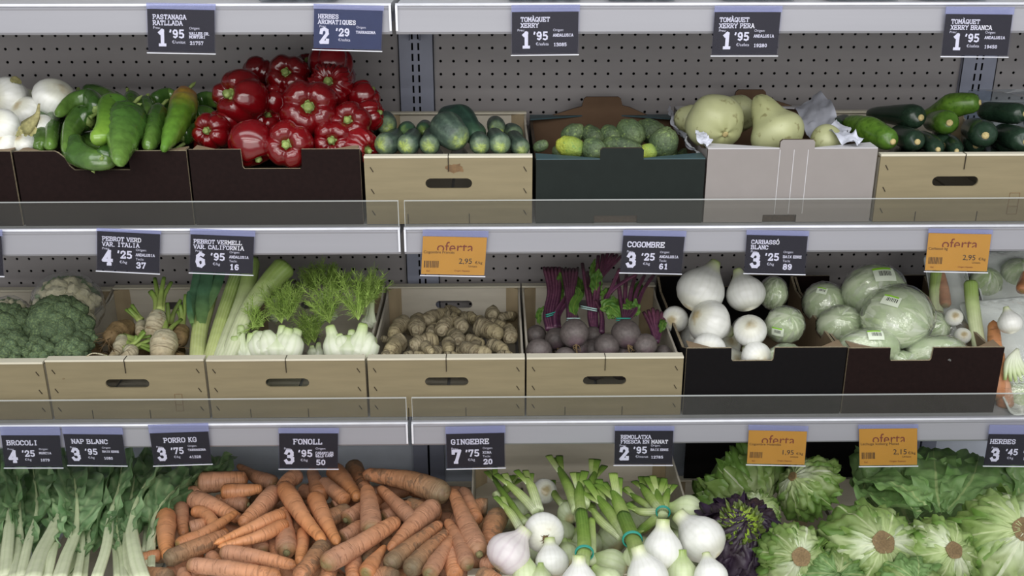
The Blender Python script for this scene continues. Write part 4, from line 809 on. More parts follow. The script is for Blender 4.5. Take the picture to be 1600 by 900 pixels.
def strands(base, d, n, L, r, spread, seed, sides=3, m=6, droop=0, wav=.3):
    R_ = random.Random(seed); gs = []
    for i in range(n):
        x, y, z = frame(d); a = R_.uniform(0, 6.28); q = unit(z + (x * cos(a) + y * sin(a)) * R_.uniform(0, spread)); p = np.array(base) + (x * R_.uniform(-1, 1) + y * R_.uniform(-1, 1)) * L * .06; pts = [p]; l = L * R_.uniform(.45, 1)
        for k in range(3):
            q = unit(q + np.array([R_.uniform(-wav, wav) for _ in range(3)]) + np.array((0, 0, -droop))); p = p + q * l / 3; pts.append(p)
        gs.append(tube(pts, [(0, r), (1, r * .45)], m, sides, cap=False))
    return join(gs)
def frond(t, base, d, n, L, seed, spread=.7, r=.0009):
    """feathery leaf: ribs with fine side hairs"""
    R_ = random.Random(seed); gs = []
    for i in range(int(n * 1.6)):
        x, y, z = frame(d); a = R_.uniform(0, 6.28); q = unit(z + (x * cos(a) + y * sin(a)) * R_.uniform(.1, spread)); p = np.array(base); pts = [p]; l = L * R_.uniform(.6, 1)
        for k in range(4): q = unit(q + np.array([R_.uniform(-.25, .25) for _ in range(3)])); p = p + q * l / 4; pts.append(p)
        gs.append(tube(pts, [(0, r * 1.3), (1, r * .6)], 7, 4, cap=False)); C = spline(pts, 12)
        for c in C[2:]:
            for h in range(4):
                w = unit(q + np.array([R_.uniform(-1, 1) for _ in range(3)])); e = c + w * l * R_.uniform(.12, .28)
                gs.append(tube([c, (c + e) / 2 + np.array([R_.uniform(-.003, .003) for _ in range(3)]), e], [(0, r * .6), (1, r * .3)], 4, 3, cap=False))
    return t.part('frond', join(gs), FROND, 'feathery green fronds')
def knob(pts, rs, label, group, seed, branches=(), mat=None):
    """ginger: lumpy fingers with ring marks, branches are further fingers of the same root"""
    def mk(p, r, sd):
        def lobe(th, tt): return 1 + .20 * nz((cos(th) * 1.2, sin(th) * 1.2, tt * 4 + sd), 1) + .035 * sin(tt * 26 + sd) + .05 * nz((cos(th) * 4, sin(th) * 4, tt * 12 + sd), 1)
        return tube(p, [(0, 0), (.03, r[0] * .5), (.1, r[0] * .85), (.25, r[0]), (.5, (r[0] + r[1]) / 2 * .94), (.78, r[1]), (.93, r[1] * .8), (.98, r[1] * .4), (1, 0)], 20, 14, lobe)
    g = mk(pts, rs, seed)
    if branches: g = join([g] + [mk(b[0], b[1], seed + 3 + i) for i, b in enumerate(branches)])
    return solo('ginger_root', g, mat or GING, label, 'ginger', group)
def beet_bulb(t, c, r, d, seed, tail=True, label=None):
    x, y, z = frame(d); o = t.part('beetroot', blob(c, (x * r, y * r, z * r), 20, 26, lambda th, ph: 1 + .06 * math.exp(-(ph / .25) ** 2) - .02 * math.exp(-((pi - ph) / .3) ** 2), None, .05, 40, seed), BEET, label)
    if tail:
        R_ = random.Random(seed); b = c + z * r * 1.03; gs = [tube([b - z * r * .1, b + z * r * .2 + vd(0, -.3, .1) * r * .3, b + z * r * .22 + vd(R_.uniform(-.5, .6), -1, .1) * r * 1.0], [(0, r * .12), (.3, r * .06), (1, .0006)], 10, 6)]
        for i in range(4): gs.append(tube([b, b + vd(R_.uniform(-1, 1), -.4, .4) * r * .3, b + vd(R_.uniform(-1.2, 1.2), -.8, .2) * r * .6], [(0, .0012), (1, .0004)], 6, 4))
        t.part('taproot', join(gs), TAN, 'thin tan taproot', parent=o)
    return o
def stalks(t, base, pts_list, r, mat, name='stalk', seed=0, label=None, n=7, flat_=.8, m=14):
    for i, p in enumerate(pts_list): t.part(name, tube(p, [(0, r * .9), (.3, r), (.97, r * .8), (1, r * .3)], m, n, None, None, flat_), mat, label)
def ring(c, d, r, rr=.0016, flat_=1, mat=None):
    x, y, z = frame(d); P = [c + x * r * cos(a) + y * r * flat_ * sin(a) for a in np.linspace(0, 2 * pi, 25)]; return tube(P, [(0, rr), (1, rr)], 25, 6, cap=False)
def fill(region, heap, step, lift, fn, seed, jit=.45):
    R_ = random.Random(seed); u0, u1, v0, v1 = region; v = v0; k = 0
    while v <= v1:
        u = u0 + (step * .5 if k % 2 else 0)
        while u <= u1: fn(heap(u + R_.uniform(-jit, jit) * step, v + R_.uniform(-jit, jit) * step * .7, lift), R_); u += step
        v += step * .75; k += 1

# ================================================================== middle shelf
# ---- white onions at the left edge
HO = Heap(215, 1.87, 150, 2.03)
def on_spec(u, v, r, root, h, lift=0, k=2.05):
    c = h(u, v, lift) if isinstance(h, Heap) else at(u, v, h); R = r * mpp(c); d = vd(*root); return c + d * R, c - d * R * (k - 1), R
r_, n_, R = on_spec(20, 150, 31, (-.6, -.2, .75), HO, .01); t = onion('white_onion', r_, n_, R, WHITE, 'white onion with a torn brown patch, topmost at the left edge', 'white onions in the left box', roots=False)
t.part('husk_patch', hleaf(r_ * .5 + n_ * .5, [a * R for a in (vd(1, 0, 0), vd(0, .2, 1), vd(0, 1, 0))], 1.0, .30, .75, 1.25, 1.02, 1.03, .02, 3), HUSK, 'loose brown husk')
r_, n_, R = on_spec(83, 158, 34, (.5, .5, .4), HO, .005); onion('white_onion', r_, n_, R, WHITE, 'clean round white onion against the pegboard beside the green peppers', 'white onions in the left box', roots=False)
r_, n_, R = on_spec(6, 200, 29, (-.2, .3, .9), HO, .012); onion('white_onion', r_, n_, R, WHITE, 'shiny white onion low at the left edge, in front of the dry leaf stalk', 'white onions in the left box', roots=False)
for q, (u, v, r, lab) in enumerate([(45, 178, 26, 'white onion half hidden behind the dry twisted stalk'), (68, 200, 20, 'small white onion wedged against the green peppers'), (-40, 185, 30, None), (-45, 230, 28, None), (10, 228, 22, None), (40, 226, 18, None), (-90, 200, 30, None), (-130, 210, 30, None), (-80, 160, 28, None)]):
    r_, n_, R = on_spec(u, v, r, (-.3, .4, .6), HO, -.012); onion('white_onion', r_, n_, R, WHITE, lab or 'white onion mostly hidden at the box edge beyond the frame', 'white onions in the left box' if lab else 'hidden white onions', roots=False)
t = Thing('onion_stalk', 'dry grey green twisted onion stalk lying between the white onions', 'stalk', None, at(45, 200, 1.85))
t.part('stalk', tube([at(61, 162, 1.87), at(58, 180, 1.85), at(46, 196, 1.842), at(34, 206, 1.84)], [(0, .002), (.25, .0035), (.6, .011), (.85, .014), (1, .004)], 18, 12, lambda th, tt: 1 + .2 * sin(5 * th + 3 * tt), None, .45), HUSK)
for k, dx in enumerate((-8, 2, 9)): t.part('dry_leaf', leaf([at(48, 190, 1.842), at(42 + dx, 203, 1.838), at(36 + dx * 1.3, 213, 1.835)], vd(0, .3, 1), [(0, .003), (.5, .008), (1, .002)], .003, 8, seed=k, m=10, n=7), HUSK)

# ---- green peppers
HG = Heap(232, 1.86, 155, 2.06)
def gp(pts, r0, r1, lab, lift=0, **k):
    p = [P3(HG, q, lift) for q in pts]; s = mpp(p[0]); return green_pepper(p, r0 * s, r1 * s, lab, 'green peppers in the torn box', **k)
gp([(152, 172), (142, 155), (112, 160), (87, 181)], 16, 10, 'dark green pepper arching left over the white onion', .036, seed=1)
gp([(62, 180), (64, 205), (62, 232)], 13, 12, 'small green pepper standing at the left front corner of its box', .002, seed=2)
gp([(82, 182), (80, 205), (78, 232)], 12, 10, 'narrow green pepper second from the left front corner', .006, seed=3)
gp([(142, 190), (126, 186), (110, 204), (101, 238)], 19, 9, 'bent green pepper with its stem pointing up right, tip in the notch', .014, seed=4, stem=[HG(140, 184, .03), HG(150, 178, .032), HG(158, 171, .034)])
gp([(196, 166), (172, 162), (167, 196), (158, 213), (140, 216)], 15, 13, 'smooth bright green pepper curled in an S shape', .042, seed=5, wrinkle=.2, mat=GRNL)
gp([(203, 176), (199, 195), (190, 225), (186, 258)], 27, 12, 'broad wrinkled green pepper hanging over the notch', .034, seed=6, wrinkle=1.6, lob=2)
gp([(228, 158), (232, 172), (236, 188)], 12, 10, 'small glossy green pepper behind the wrinkled ones', .008, seed=7)
gp([(250, 172), (243, 192), (238, 212), (230, 232)], 17, 11, 'green pepper leaning left of the orange streaked one', .018, seed=8, wrinkle=1)
gp([(290, 150), (284, 175), (268, 210), (254, 236)], 22, 8, 'orange and green streaked wrinkled pepper with pale shine', .028, seed=9, mat=GRNO, wrinkle=1.8, lob=2)
gp([(132, 145), (160, 148), (186, 160)], 15, 11, 'dark green pepper at the back above the curled one', .004, seed=10)
gp([(238, 160), (262, 150), (275, 152)], 14, 10, 'green pepper at the back left of the orange tipped one', .002, seed=11)
gp([(308, 160), (326, 155), (345, 160)], 13, 10, 'dark green pepper at the back beside the red peppers', 0, seed=12)
gp([(305, 182), (322, 178), (338, 185)], 13, 9, 'darker green pepper squeezed in against the red peppers', -.004, seed=13)
gp([(115, 222), (122, 240), (150, 252), (182, 252)], 19, 13, 'rounded dark green pepper lying low in the notch', .004, seed=14)
gp([(160, 248), (172, 238), (192, 232), (215, 235)], 14, 12, 'dark green pepper whose curly stem hangs over the front edge', .012, seed=15, stem=[HG(160, 248, .016), at(149, 255, 1.832), at(144, 262, 1.816), at(148, 271, 1.812)])
gp([(207, 152), (207, 165), (208, 182)], 14, 9, 'green pepper standing stem up with a curled green calyx', .006, seed=16, stem=[HG(207, 153, .012), HG(200, 145, .02), HG(199, 137, .024)])
gp([(283, 215), (300, 205), (318, 200)], 14, 9, 'green pepper under the orange streaked one by the red peppers', -.006, seed=17)
fill((50, 285, 160, 235), HG, 42, -.026, lambda p, R_: green_pepper([p, p + np.array((R_.uniform(-.03, .03), -.02, R_.uniform(-.008, .004))), p + np.array((R_.uniform(-.05, .05), -.05, -.006))], .017, .011, 'green pepper buried underneath the top layer of its box', 'green peppers buried underneath', seed=R_.randint(0, 99)), 5)

# ---- red peppers
HR = Heap(236, 1.865, 95, 2.09)
def rp(u, v, r, d, lab, lift=0, seed=0, **k):
    c = HR(u, v, lift); return pepper(c, vd(*d), r * 1.1 * mpp(c), lab, 'red peppers heaped in the box', seed, **k)
rp(378, 153, 40, (-.42, .05, .85), 'big red pepper on the left of the heap, stem toward the left', .02, 1)
rp(404, 112, 23, (.2, .8, -.3), 'dark red pepper at the back left of the heap, no stem showing', -.01, 2, tall=.9)
rp(450, 120, 32, (.05, .12, 1), 'red pepper in the top row facing straight forward', .01, 3)
rp(516, 101, 32, (.1, .8, -.2), 'dark red pepper at the very top under the navy card', 0, 4)
rp(518, 137, 34, (-.05, .22, .95), 'deep red pepper with many fine ribs around its stem', .008, 5, lobes=7, wrinkle=2)
rp(484, 172, 44, (.12, .0, 1), 'largest red pepper in the middle of the heap, square stem', .03, 6, lobes=4)
rp(568, 152, 24, (.6, .5, .1), 'dark red pepper at the back right of the heap', -.01, 7)
rp(576, 181, 24, (.8, .2, .2), 'red pepper against the right side of its box', -.005, 8, wrinkle=.6)
rp(548, 193, 31, (-.05, .08, .9), 'red pepper low on the right with its stem facing forward', .012, 9)
rp(392, 222, 33, (.35, -.75, .1), 'smooth glossy red pepper lying on its side in the notch', .016, 10, lobes=2, tall=1.1)
rp(452, 226, 35, (.02, -.12, 1), 'red pepper in the notch with a long hanging stem', .018, 11)
rp(332, 206, 28, (-.15, -.05, .9), 'red pepper at the front left corner beside the green peppers', .006, 12, lobes=5, wrinkle=.2)
rp(521, 220, 31, (.05, -.1, .9), 'red pepper behind the right front flap', 0, 13, lobes=5)
rp(428, 158, 24, (-.3, .2, .4), 'red pepper glimpsed between the two biggest ones', -.014, 14)
rp(560, 228, 28, (.6, -.3, .4), 'wrinkled red pepper in the right front corner', -.008, 15, wrinkle=.9)
rp(355, 190, 24, (-.2, .5, .3), 'red pepper peeking out under the big left one', -.012, 16)
for k, (u, v) in enumerate([(330, 228), (370, 195), (420, 195), (470, 215), (500, 200), (540, 165), (490, 140), (440, 150), (480, 110), (410, 135), (530, 120)]):
    rp(u, v, 24, (.1, .5, .5), 'red pepper buried inside the heap behind the others', -.05, 20 + k)

# ---- cucumbers
def cuc(pts, r0, r1, lab, mat=CUC, ybase=None, **k):
    p = [at(*q) for q in pts]; return fruit('cucumber', 'cucumber', p, r0 * mpp(p[0]), r1 * mpp(p[-1]), mat, lab, 'cucumbers in the wooden crate', **k)
cuc([(594, 227, 1.862), (612, 222, 1.90), (620, 208, 1.99)], 19, 13, 'leftmost cucumber, pale end facing out over the rim')
cuc([(632, 229, 1.862), (642, 222, 1.90), (648, 208, 1.98)], 18, 13, 'cucumber second from the left, stem scar showing')
cuc([(671, 228, 1.862), (672, 222, 1.90), (674, 205, 1.98)], 17, 12, 'dull round ended cucumber left of the big pair')
cuc([(722, 222, 1.866), (700, 203, 1.90), (690, 193, 1.965)], 24, 20, 'big thick cucumber lying toward the viewer at the centre', mat=CUC, mid=.033)
cuc([(750, 222, 1.90), (722, 190, 1.96), (690, 178, 2.02)], 17, 17, 'darkest long cucumber lying on top at the back', mat=CUCD, mid=.031)
cuc([(752, 230, 1.862), (748, 220, 1.90), (742, 205, 1.99)], 17, 12, 'ridged cucumber right of the big pair')
cuc([(784, 228, 1.862), (778, 220, 1.90), (770, 208, 1.98)], 18, 13, 'cucumber with a yellow starred end, second from the right')
cuc([(818, 234, 1.862), (808, 224, 1.90), (800, 212, 1.97)], 15, 13, 'cucumber in the right front corner of the crate')
cuc([(604, 198, 1.945), (603, 190, 2.00), (602, 186, 2.08)], 17, 14, 'cucumber standing up at the left back of the crate')
cuc([(636, 205, 1.95), (636, 203, 2.03), (637, 200, 2.10)], 15, 12, 'dark cucumber end behind the second one from left', mat=CUCD)
cuc([(662, 203, 1.96), (663, 201, 2.03), (665, 198, 2.10)], 13, 12, 'small dark cucumber end just left of the big pair', mat=CUCD)
cuc([(748, 212, 1.95), (742, 203, 2.0), (735, 198, 2.08)], 15, 13, 'cucumber peeking between the ridged one and the dark one', mat=CUCD)
cuc([(777, 203, 1.97), (775, 196, 2.02), (773, 193, 2.10)], 15, 13, 'upright greenish cucumber behind the starred one')
cuc([(806, 212, 1.955), (800, 206, 2.0), (797, 203, 2.08)], 15, 12, 'cucumber at the right back with a pale yellow tip')
for k in range(6): cuc([(598 + k * 42, 262, 1.87), (600 + k * 40, 250, 1.95), (602 + k * 38, 240, 2.06)], 17, 14, 'cucumber in the bottom layer seen through the handle slot', CUCD)

# ---- gherkins
def gk(u, v, rx, ry, ang, dep, lab, y, mat=GHER, seed=0):
    c = at(u, v, y); s = mpp(c) * 1.12; a = radians(ang); x = (_R * cos(a) + _UP * sin(a)); L = unit(x * 1 - _FW * dep); q = frame(L, (0, 0, 1)); bump = lambda th, ph: 1 + .03 * sin(10 * th) - .06 * abs(cos(ph)) ** 6
    solo('gherkin', blob(c, (q[0] * ry * s, q[1] * ry * s, L * rx * s), 22, 24, bump, None, .10, 90, seed), mat, lab, 'gherkin', 'gherkins in the green box')
gk(891, 229, 22, 15, -15, .2, 'yellowest gherkin, leftmost in the front of the green box', 1.90, GHERY, 1)
gk(929, 234, 20, 16, -35, .5, 'pale green gherkin left of the centre tab', 1.885, GHER, 2)
gk(972, 230, 30, 14, -14, .2, 'long gherkin lying across behind the centre tab', 1.89, GHER, 3)
gk(1037, 224, 24, 20, 75, .6, 'big upright gherkin in the right front of the green box', 1.90, GHER, 4)
gk(1012, 238, 14, 12, 20, .2, 'small gherkin end between the tab and the upright one', 1.885, GHERY, 5)
gk(986, 208, 24, 18, -50, .5, 'plump dark gherkin behind the centre tab', 1.95, GHER, 6)
gk(1018, 206, 25, 17, -30, .5, 'dark gherkin at the back right of the green box', 1.965, GHER, 7)
gk(954, 212, 18, 14, -40, .5, 'gherkin in the middle of the back row', 1.955, GHER, 8)
gk(926, 213, 20, 14, -40, .4, 'dark gherkin second from left in the back row', 1.955, GHER, 9)
gk(895, 210, 19, 14, 30, .3, 'dark gherkin at the left end of the back row', 1.965, GHER, 10)
gk(845, 228, 12, 8, 20, .3, 'tiny gherkin tip in the left corner of the green box', 1.90, GHER, 11)
for k, (u, v) in enumerate([(868, 262), (905, 262), (940, 262), (975, 262), (1010, 262), (1045, 258), (880, 245), (920, 246), (960, 246), (1000, 246), (1040, 246), (1070, 250)]):
    gk(u, v, 20, 15, 20 * k, .3, 'gherkin hidden in the lower layer of the green box', 1.90 if k < 6 else 1.98, GHER, 30 + k)

# ---- squashes
def squash(u, v, r, d, y, lab, neck=0, seed=0, sq=.88):
    c = at(u, v, y); R = r * mpp(c); a, b, z = frame(vd(*d)); t = Thing('pale_squash', lab, 'squash', 'pale squashes in the white box', c - np.array((0, 0, R * .9)))
    fn = lambda th, ph: (1 + .02 * cos(5 * th + seed) + neck * math.exp(-(ph / .40) ** 2) - (.16 * math.exp(-((ph - .95) / .5) ** 2) if neck else 0) - .05 * math.exp(-((pi - ph) / .25) ** 2))
    t.part('flesh', blob(c, (a * R, b * R, z * R * sq), 30, 34, fn, None, .03, 20, seed), SQUA)
    e = c - z * R * sq * .98; t.part('blossom_scar', blob(e, (a * R * .11, b * R * .11, z * R * .025), 6, 14), CUT, 'ringed brown scar')
    return t
squash(1117, 192, 46, (-.25, .55, -.75), 1.93, 'round pale squash with a ringed brown scar at front left', 0, 1)
squash(1212, 205, 44, (-.42, .88, -.15), 1.92, 'pear shaped pale squash with scratches, neck pointing up', .62, 2, .9)
squash(1152, 178, 32, (0, .8, -.4), 2.04, 'darker squash half hidden between the two big ones', 0, 3)
squash(1078, 188, 26, (0, .8, -.4), 2.02, 'squash edge visible at the left side of the white box', 0, 4)
squash(1292, 222, 28, (.8, .2, .4), 1.90, 'squash low in the right corner under the paper liner', 0, 5)
squash(1170, 262, 34, (.2, .3, .5), 1.96, 'squash underneath the visible ones in the white box', 0, 6)
def paper(pts, w, seed, nrm, ruf=.007, lab=''): solo('paper_sheet', leaf(pts, nrm, [(0, w), (.5, w * 1.1), (1, w * .8)], ruf, 5, .1, 24, 12, seed, jag=.1, noisy=.7), PAPERW, lab, 'paper', 'crumpled liner papers of the white box')
paper([at(1050, 172, 2.15), at(1052, 195, 2.02), at(1068, 215, 1.93), at(1088, 238, 1.86)], .014, 1, vd(.8, .3, .5), lab='crumpled white paper along the left wall of the white box')
paper([at(1262, 158, 2.13), at(1275, 172, 2.05), at(1282, 195, 1.97), at(1290, 215, 1.90)], .030, 3, vd(-.5, .5, .8), lab='tall translucent white paper right of the pear shaped squash')
paper([at(1318, 196, 1.93), at(1308, 206, 1.89), at(1325, 214, 1.85), at(1345, 222, 1.832)], .016, 5, vd(0, .6, .7), lab='white paper scrap folded over the right front corner of the white box')
paper([at(1095, 206, 1.88), at(1098, 216, 1.85), at(1110, 224, 1.835)], .010, 6, vd(0, .4, .9), .004, lab='white paper corner poking up at the left front of the white box')

# ---- courgettes
def cg(pts, r0, r1, lab, mat=COUR, mid=None):
    p = [at(*q) for q in pts]; return fruit('courgette', 'courgette', p, r0 * mpp(p[0]), r1 * mpp(p[-1]), mat, lab, 'courgettes in the right crate', cut=True, mid=mid, m=24)
cg([(1396, 222, 1.865), (1362, 206, 1.93), (1322, 190, 2.02)], 19, 16, 'bright green courgette at the left of the crate', COURL, .0270)
cg([(1440, 184, 1.96), (1405, 180, 2.02), (1355, 178, 2.12)], 20, 12, 'dark courgette lying behind the bright green one')
cg([(1532, 160, 1.99), (1490, 165, 2.02), (1440, 182, 2.08)], 17, 10, 'green courgette lying on top of the heap', COURL, .0255)
cg([(1484, 192, 1.925), (1468, 190, 2.0), (1452, 190, 2.10)], 20, 15, 'green courgette end facing forward below the top one', COURL)
cg([(1434, 222, 1.862), (1415, 215, 1.93), (1398, 208, 2.02)], 18, 15, 'dark courgette end right of the bright green one')
cg([(1466, 234, 1.857), (1450, 222, 1.93), (1435, 215, 2.02)], 15, 13, 'dark courgette with a tan cut end near the front rim')
cg([(1495, 236, 1.857), (1488, 226, 1.93), (1480, 220, 2.02)], 13, 12, 'smallest dark courgette end at the front rim')
cg([(1540, 212, 1.87), (1530, 206, 1.94), (1515, 200, 2.04)], 22, 18, 'thick dark courgette end with a round pale cut')
cg([(1602, 178, 1.96), (1568, 176, 2.0), (1530, 172, 2.06)], 17, 15, 'long dark courgette at the upper right in front of plastic boxes')
cg([(1604, 222, 1.87), (1580, 214, 1.93), (1560, 208, 2.03)], 20, 17, 'dark courgette in the lower right corner of the frame')
cg([(1325, 188, 2.10), (1312, 190, 2.04), (1303, 194, 1.98)], 10, 9, 'nearly black courgette tip behind the paper liner')
cg([(1636, 200, 1.90), (1625, 190, 2.0), (1612, 185, 2.1)], 20, 17, 'courgette just beyond the right edge')
for k in range(5): cg([(1400 + k * 50, 262, 1.865), (1402 + k * 48, 250, 1.95), (1404 + k * 46, 236, 2.08)], 19, 16, 'courgette in the dark bottom layer behind the handle slot')
for k in range(4): cg([(1425 + k * 50, 228, 1.93), (1424 + k * 48, 220, 2.0), (1424 + k * 46, 210, 2.12)], 17, 15, 'courgette in the shaded second layer of its crate')
def punnet(c, w, d, h, label, tilt=0):
    t = Thing('plastic_box', label, 'plastic box', 'clear plastic boxes', c); c = np.array(c)
    def ringz(z, k, rr=.012): return [c + np.array(((a * (w / 2 - rr) + cos(q) * rr) * k, (b * (d / 2 - rr) + sin(q) * rr) * k, z)) for a, b, q0 in ((1, 1, 0), (-1, 1, pi / 2), (-1, -1, pi), (1, -1, 1.5 * pi)) for q in (q0, q0 + pi / 6, q0 + pi / 3, q0 + pi / 2)]
    prof = [(0, .84), (.002, .88), (h * .5, .93), (h, .97), (h + .001, 1.04), (h + .003, 1.04)]; V = []; n = 16
    for z, k in prof: V += ringz(z, k)
    F, U = grid_topo(len(prof), n, True); t.part('tub', (np.array(V), [tuple(range(n))[::-1]] + list(F), None, None), PUNNET)
    V = [];
    for z, k in [(h + .004, 1.04), (h + .010, 1.0), (h + .028, .92), (h + .030, .86)]: V += ringz(z, k)
    F, U = grid_topo(4, n, True); t.part('lid', (np.array(V), list(F) + [tuple(range(48, 64))], None, None), PUNNET)
    t.part('rim', join([tube([p, q], [(0, .0012), (1, .0012)], 2, 5, cap=False) for p, q in zip(ringz(h + .003, 1.045), ringz(h + .003, 1.045)[1:] + ringz(h + .003, 1.045)[:1])]), ACRYE)
    return t
punnet((1.045, 2.14, 1.090), .135, .10, .075, 'clear empty plastic box standing behind the courgettes')
punnet((1.20, 2.14, 1.090), .135, .10, .075, 'clear plastic box at the right edge behind the courgettes')
# ---- top shelf: only slivers of its packs rise over the rail
HT = 1.4105
for k, (u0, w, lab) in enumerate([(470, .15, 'punnet on the top shelf above the navy card'), (850, .14, 'punnet on the top shelf above the first tomato card'), (1000, .13, 'punnet of tomatoes on the top shelf left of centre gap'), (1180, .14, 'punnet on the top shelf above the pear tomato card'), (1340, .14, 'punnet on the top shelf between two tomato cards'), (1480, .13, 'punnet on the top shelf above the last tomato card')]):
    x = float(at(u0, 6, 1.86)[0]); t = punnet((x, 1.865, HT), w, .09, .045, 'clear plastic ' + lab)
    gs = []; R_ = random.Random(k)
    for i in range(4):
        for j in range(3): gs.append(blob(np.array((x - w * .33 + i * w * .22, 1.838 + j * .026, HT + .016)), ((.012, 0, 0), (0, .012, 0), (0, 0, .012)), 8, 10))
        gs.append(blob(np.array((x - w * .33 + i * w * .22, 1.85, HT + .036)), ((.012, 0, 0), (0, .012, 0), (0, 0, .012)), 8, 10))
    solo('cherry_tomatoes', join(gs), TOMAT, 'dark red cherry tomatoes packed in the ' + lab, 'tomatoes', 'cherry tomatoes on the top shelf', kind='stuff')

# ================================================================== lower shelf
# ---- broccoli and cauliflower
def broccoli(u, v, r, y, lab, seed=0, d=(0, .45, .9), sq=.8, n=20):
    c = at(u, v, y); R = r * mpp(c); t = Thing('broccoli', lab, 'broccoli', 'broccoli in the left crate', c - np.array((0, 0, R * .8))); R_ = random.Random(seed); a, b, z = frame(vd(*d))
    t.part('stem', tube([c + z * R * .2, c - z * R * .9], [(0, R * .7), (.4, R * .34), (1, R * .28)], 8, 12), BROCS, 'pale green stem')
    k = 0
    for i in range(n):
        th = i * 2.39996; ph = math.acos(1 - (i + .5) / n * 1.15); q = a * sin(ph) * cos(th) + b * sin(ph) * sin(th) + z * cos(ph) * sq; p = c + q * R * .70; rr = R * R_.uniform(.30, .42); e = frame(q)
        def fn(t_, p_): return 1
        V, F, U, M = blob(p, [x * rr for x in e], 16, 22, None); W = []
        for vv in V:
            d_ = vv - p; s = noise.noise(Vector(vv * 190)) * .16 + noise.noise(Vector(vv * 420)) * .08 + noise.noise(Vector(vv * 60)) * .14; W.append(p + d_ * (1 + s))
        t.part('floret', (np.array(W), F, U, M), BROC)
    return t
broccoli(92, 512, 52, 1.96, 'largest broccoli head at the centre of its crate', 1, n=26)
broccoli(12, 515, 42, 1.95, 'broccoli head cut by the left edge of the frame', 2)
broccoli(18, 545, 32, 1.88, 'yellowish green broccoli at the front left', 3, n=16)
broccoli(60, 552, 27, 1.875, 'smaller dark broccoli in front of the largest head', 4, n=14)
broccoli(112, 550, 26, 1.88, 'broccoli sprig at the right front of its crate', 5, n=14)
broccoli(132, 535, 22, 1.92, 'dark broccoli side floret beside the turnip crate', 6, n=12)
broccoli(-60, 520, 45, 1.95, 'broccoli head wholly beyond the left edge', 7)
def cauli(u, v, r, y, lab, seed, greens):
    c = at(u, v, y); R = r * mpp(c); t = Thing('cauliflower', lab, 'cauliflower', 'wrapped cauliflowers', c - np.array((0, 0, R))); R_ = random.Random(seed); a, b, z = frame(vd(.2, .3, .9))
    t.part('curd_core', blob(c, (a * R * .8, b * R * .8, z * R * .75)), CAUL)
    for i in range(26):
        th = i * 2.39996; ph = math.acos(1 - (i + .5) / 26 * 1.1); q = a * sin(ph) * cos(th) + b * sin(ph) * sin(th) + z * cos(ph) * .9; p = c + q * R * .72; rr = R * R_.uniform(.2, .3)
        t.part('floret', blob(p, [x * rr for x in frame(q)], 10, 14, None, None, .5, 130, i), CAUL)
    for k, th in enumerate(greens):
        q = a * cos(th) + b * sin(th); t.part('leaf', leaf([c + q * R * .5 - z * R * .7, c + q * R * .95 - z * R * .1, c + q * R * .78 + z * R * .55], q, [(0, R * .2), (.5, R * .5), (1, R * .1)], .006, 6, -.1, 14, 9, k), LETTG)
    t.part('plastic_wrap', blob(c, (a * R * 1.10, b * R * 1.10, z * R * 1.08), 26, 40, lambda th, ph: 1 + .04 * nz((th * 2, ph * 5, seed), 1) + .012 * sin(17 * th) * sin(ph)), WRAP, 'clear glossy wrap')
cauli(106, 478, 50, 2.08, 'big cauliflower in clear wrap behind the largest broccoli', 1, (2.3, 3.0, 1.5, .7))
cauli(14, 497, 32, 2.06, 'small wrapped cauliflower at the left edge, green stripe on top', 2, (2, 1.2))
# ---- turnips and roots
def root(name, pts, rs, mat, lab, grp='turnips and brown roots', stalk=None, ns=4, hair=0, cat='turnip', twist=0):
    p = [at(*q) for q in pts]; s = mpp(p[0]); t = Thing(name, lab, cat, grp, sum(p) / len(p) - np.array((0, 0, .02)))
    t.part('root', tube(p, [(a, b * s) for a, b in rs], 22, 18, lambda th, tt: 1 + .09 * nz((cos(th) * 2, sin(th) * 2, tt * 9), 1) + .03 * sin(tt * 40 + sin(th * 2))), mat)
    if stalk:
        b = p[0]; e = at(*stalk); L = e - b; R_ = random.Random(len(lab))
        for k in range(ns):
            off = vd(*[R_.uniform(-.5, .5) for _ in range(3)]); t.part('stalk', tube([b + off * .006 - L * .06, b + L * .5 + off * .010, e + off * .026], [(0, .007), (.4, .0055), (1, .004)], 10, 9, None, None, .7), LSTK)
    if hair:
        R_ = random.Random(hair); gs = []
        for k in range(hair):
            q = p[-1] + (p[-2] - p[-1]) * R_.uniform(0, 1); d = vd(R_.uniform(-1, 1), R_.uniform(-.6, .6), R_.uniform(0, 1)); gs.append(tube([q, q + d * .022 + vd(R_.uniform(-1, 1), R_.uniform(-1, 1), 0) * .006, q + d * .034 + vd(R_.uniform(-1, 1), -.6, 0) * .012], [(0, .0013), (1, .0004)], 6, 4))
        t.part('rootlets', join(gs), TAN)
    return t
root('turnip', [(248, 485, 1.99), (243, 510, 1.96), (232, 540, 1.92)], [(0, 6), (.08, 11), (.35, 16), (.6, 15), (.85, 8), (1, 2)], TURN, 'long white turnip standing up with cropped green stalks', stalk=(250, 447, 2.06), ns=5)
root('turnip', [(258, 522, 1.93), (256, 540, 1.90), (250, 572, 1.86)], [(0, 7), (.1, 17), (.45, 22), (.8, 17), (1, 9)], TURN, 'stout tan turnip lying nose down at the front rim', stalk=(268, 500, 1.97), ns=3)
root('turnip', [(192, 528, 1.94), (186, 548, 1.90), (168, 560, 1.86)], [(0, 9), (.3, 12), (.7, 7), (1, 1)], TURN, 'small twisted white turnip at the centre front', stalk=(228, 540, 1.90), ns=4, hair=4)
root('brown_root', [(205, 512, 2.02), (185, 520, 1.97), (166, 532, 1.92)], [(0, 6), (.15, 16), (.5, 18), (.85, 12), (1, 2)], TURNB, 'knotty brown root cluster at the left of its crate', hair=26, cat='root')
